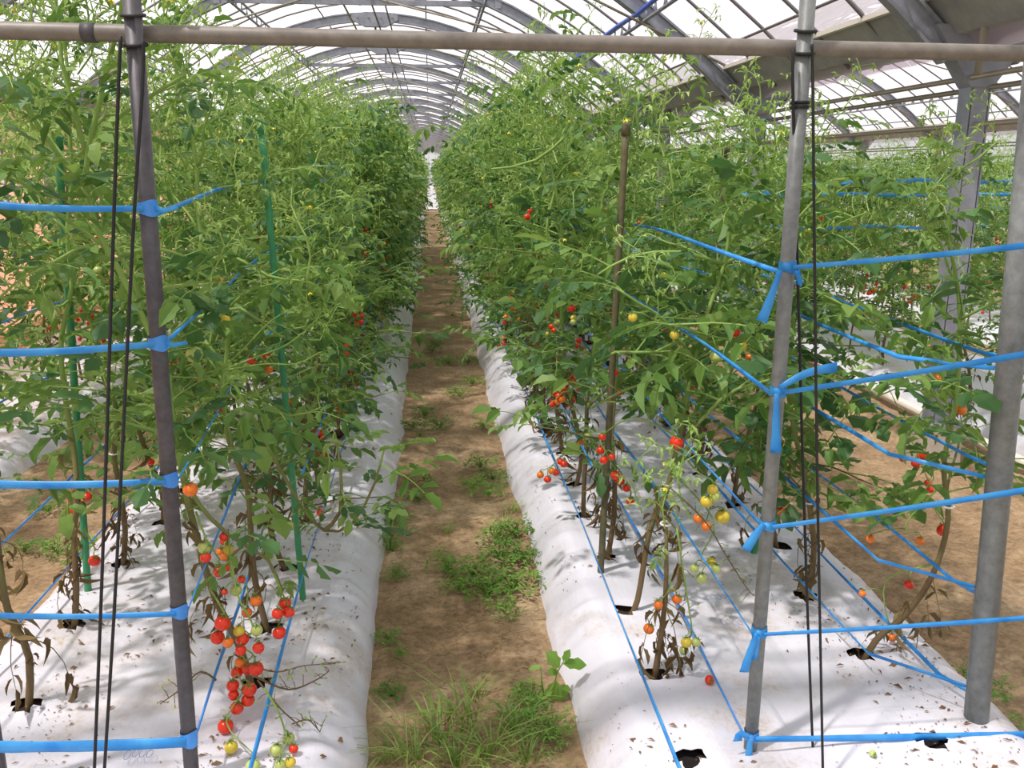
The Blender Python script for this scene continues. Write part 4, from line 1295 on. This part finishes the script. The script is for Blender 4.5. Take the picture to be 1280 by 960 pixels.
def place_px(px, py):
    p = at_z(px, py, 0.0); p.z = .0; return p
tufts = [tuft_mesh(300 + i, 40, .15, .04, .0042).mesh('grass_tuft', M['grass'], False) for i in range(3)]
herbs = [herb_mesh(320 + i, 34, .085, .022).mesh('weed_patch', M['weed'], False) for i in range(4)]
def scatter(kind, meshes, lst, label, group, cat):
    lst = sorted(lst, key=lambda q: -q[1])
    NTH = ['nearest', 'second', 'third', 'fourth', 'fifth', 'sixth', 'seventh', 'eighth', 'ninth', 'tenth', 'eleventh', 'twelfth', 'thirteenth', 'fourteenth', 'fifteenth', 'sixteenth', 'seventeenth', 'farthest']
    for i, (px, py, s_) in enumerate(lst):
        o = link(kind, meshes[i % len(meshes)], None, place_px(px, py), (0, 0, rg.uniform(0, 6.28)), s_)
        tag(o, NTH[i] + ' ' + label + (', counted from the front' if len(label.split()) < 11 else ''), cat, group)
scatter('grass_tuft', tufts, [(545, 925, 1.15), (585, 900, 1.2), (610, 945, 1.2), (640, 915, .9), (520, 950, 1), (570, 955, 1.1), (490, 945, .8), (660, 950, .8), (595, 870, .7), (665, 880, .6)], 'tuft of long grass at the near end of the soil path', 'grass tufts at the near end of the path', 'grass')
scatter('grass_tuft', tufts, [(493, 690, .7), (630, 660, .8), (560, 665, .5), (548, 690, .5), (505, 560, .6), (640, 640, .7), (525, 545, .6)], 'small grass tuft growing midway along the soil path', 'grass tufts midway along the path', 'grass')
scatter('weed_patch', herbs, [(590, 720, 1.2), (625, 700, 1.2), (560, 715, .9), (640, 735, 1.2), (610, 745, 1.1), (655, 700, 1), (575, 740, .8), (620, 675, 1), (645, 670, 1), (630, 765, .8)], 'low green weed patch in the middle of the soil path', 'weed patches in the middle of the path', 'weed')
scatter('weed_patch', herbs, [(600, 585, 1), (615, 600, .9), (590, 612, .9), (550, 535, 1), (530, 520, 1), (515, 535, 1), (575, 495, 1), (590, 480, 1), (560, 455, .9), (540, 440, 1), (585, 455, 1), (545, 432, .9), (530, 600, .7), (525, 625, .7), (605, 535, .8), (610, 620, 1), (540, 340, 1), (565, 395, .8)], 'low weed patch farther along the soil path', 'weed patches farther along the path', 'weed')
scatter('weed_patch', herbs, [(487, 800, .55), (490, 655, .9), (486, 680, .8), (495, 720, .6), (500, 820, .4), (660, 905, .9), (690, 915, .7), (490, 870, .6), (655, 870, .6), (680, 925, .7)], 'small weed patch against the edge of a mulch sheet', 'weed patches along the mulch edges', 'weed')
scatter('weed_patch', herbs, [(70, 690, .9), (95, 700, .9), (120, 690, .9), (60, 640, .9), (30, 690, .8), (1230, 870, .8), (1250, 920, .8), (1210, 850, .6)], 'low weed patch on the soil beyond the outer bed edges', 'weed patches on the outer paths', 'weed')
# seedling by the right mulch edge
sp = place_px(672, 878)
sd_root = tag(empty('seedling', sp), 'young leafy seedling at the right edge of the path', 'seedling')
sm = MB()
def leaf_at(px, py, px2, py2, Y, wdt, name='leaf'):
    a, b_ = at(px, py, Y) - sp, at(px2, py2, Y) - sp
    mb = MB(); leaflet(mb, a, b_ - a, Vector((0, -.55, .85)), (b_ - a).length, (b_ - a).length * wdt, .2, .1, 0)
    obj(name, mb, M['weed'], sd_root, False)
ys_ = sp.y
sm.tube(spline([Vector((0, 0, -.01)), at(690, 860, ys_) - sp, at(698, 838, ys_) - sp, at(706, 825, ys_) - sp], 4), .0022, n=4)
sm.tube([at(680, 870, ys_) - sp, at(677, 850, ys_) - sp, at(676, 832, ys_) - sp], .002, n=4)
obj('stem', sm, M['bud'], sd_root)
for q in ((700, 835, 684, 815, .8), (703, 830, 734, 830, .6), (704, 828, 712, 812, .6), (698, 842, 684, 838, .8), (696, 850, 690, 878, .8), (698, 855, 706, 878, .7), (700, 858, 714, 862, .7), (692, 862, 672, 872, .6), (677, 833, 660, 836, .5)):
    leaf_at(*q[:4], ys_, q[4])
# leafy volunteer shoots leaning over the left mulch edge
vp = place_px(487, 690)
vr = tag(empty('tomato_seedling', vp), 'small tomato shoot leaning over the left mulch edge', 'seedling')
sm = MB(); sm.tube(spline([Vector((0, 0, -.01)), at(480, 665, vp.y) - vp, at(460, 700, vp.y - .02) - vp, at(430, 706, vp.y - .03) - vp], 4), .003, .0015, n=4)
sm.tube([Vector((0, 0, -.01)), at(490, 660, vp.y) - vp, at(495, 630, vp.y) - vp], .003, .0015, n=4)
obj('stem', sm, M['bud'], vr)
for px, py, s_ in ((480, 665, .35), (495, 632, .45), (460, 700, .3), (432, 706, .3), (488, 650, .4), (500, 660, .35)):
    add_leaf(vr, at(px, py, vp.y - .02) - vp, rg.uniform(0, 6.28), .3, s_, rg, idx=2)
# straw and twigs
mb = MB()
for i in range(260):
    px, py = rg.uniform(478, 700), rg.uniform(600, 955)
    p = at_z(px, py, .006)
    if not (-.17 < p.x < .31): continue
    a = rg.uniform(0, 6.28); l = rg.uniform(.015, .07)
    mb.tube([p, p + Vector((math.cos(a) * l * .5, math.sin(a) * l * .5, rg.uniform(0, .012))), p + Vector((math.cos(a + .4) * l, math.sin(a + .4) * l, 0))], .0012, n=3)
tag(obj('straw_litter', mb, M['straw']), 'dry straw and twigs scattered on the soil path', 'straw', kind='stuff')
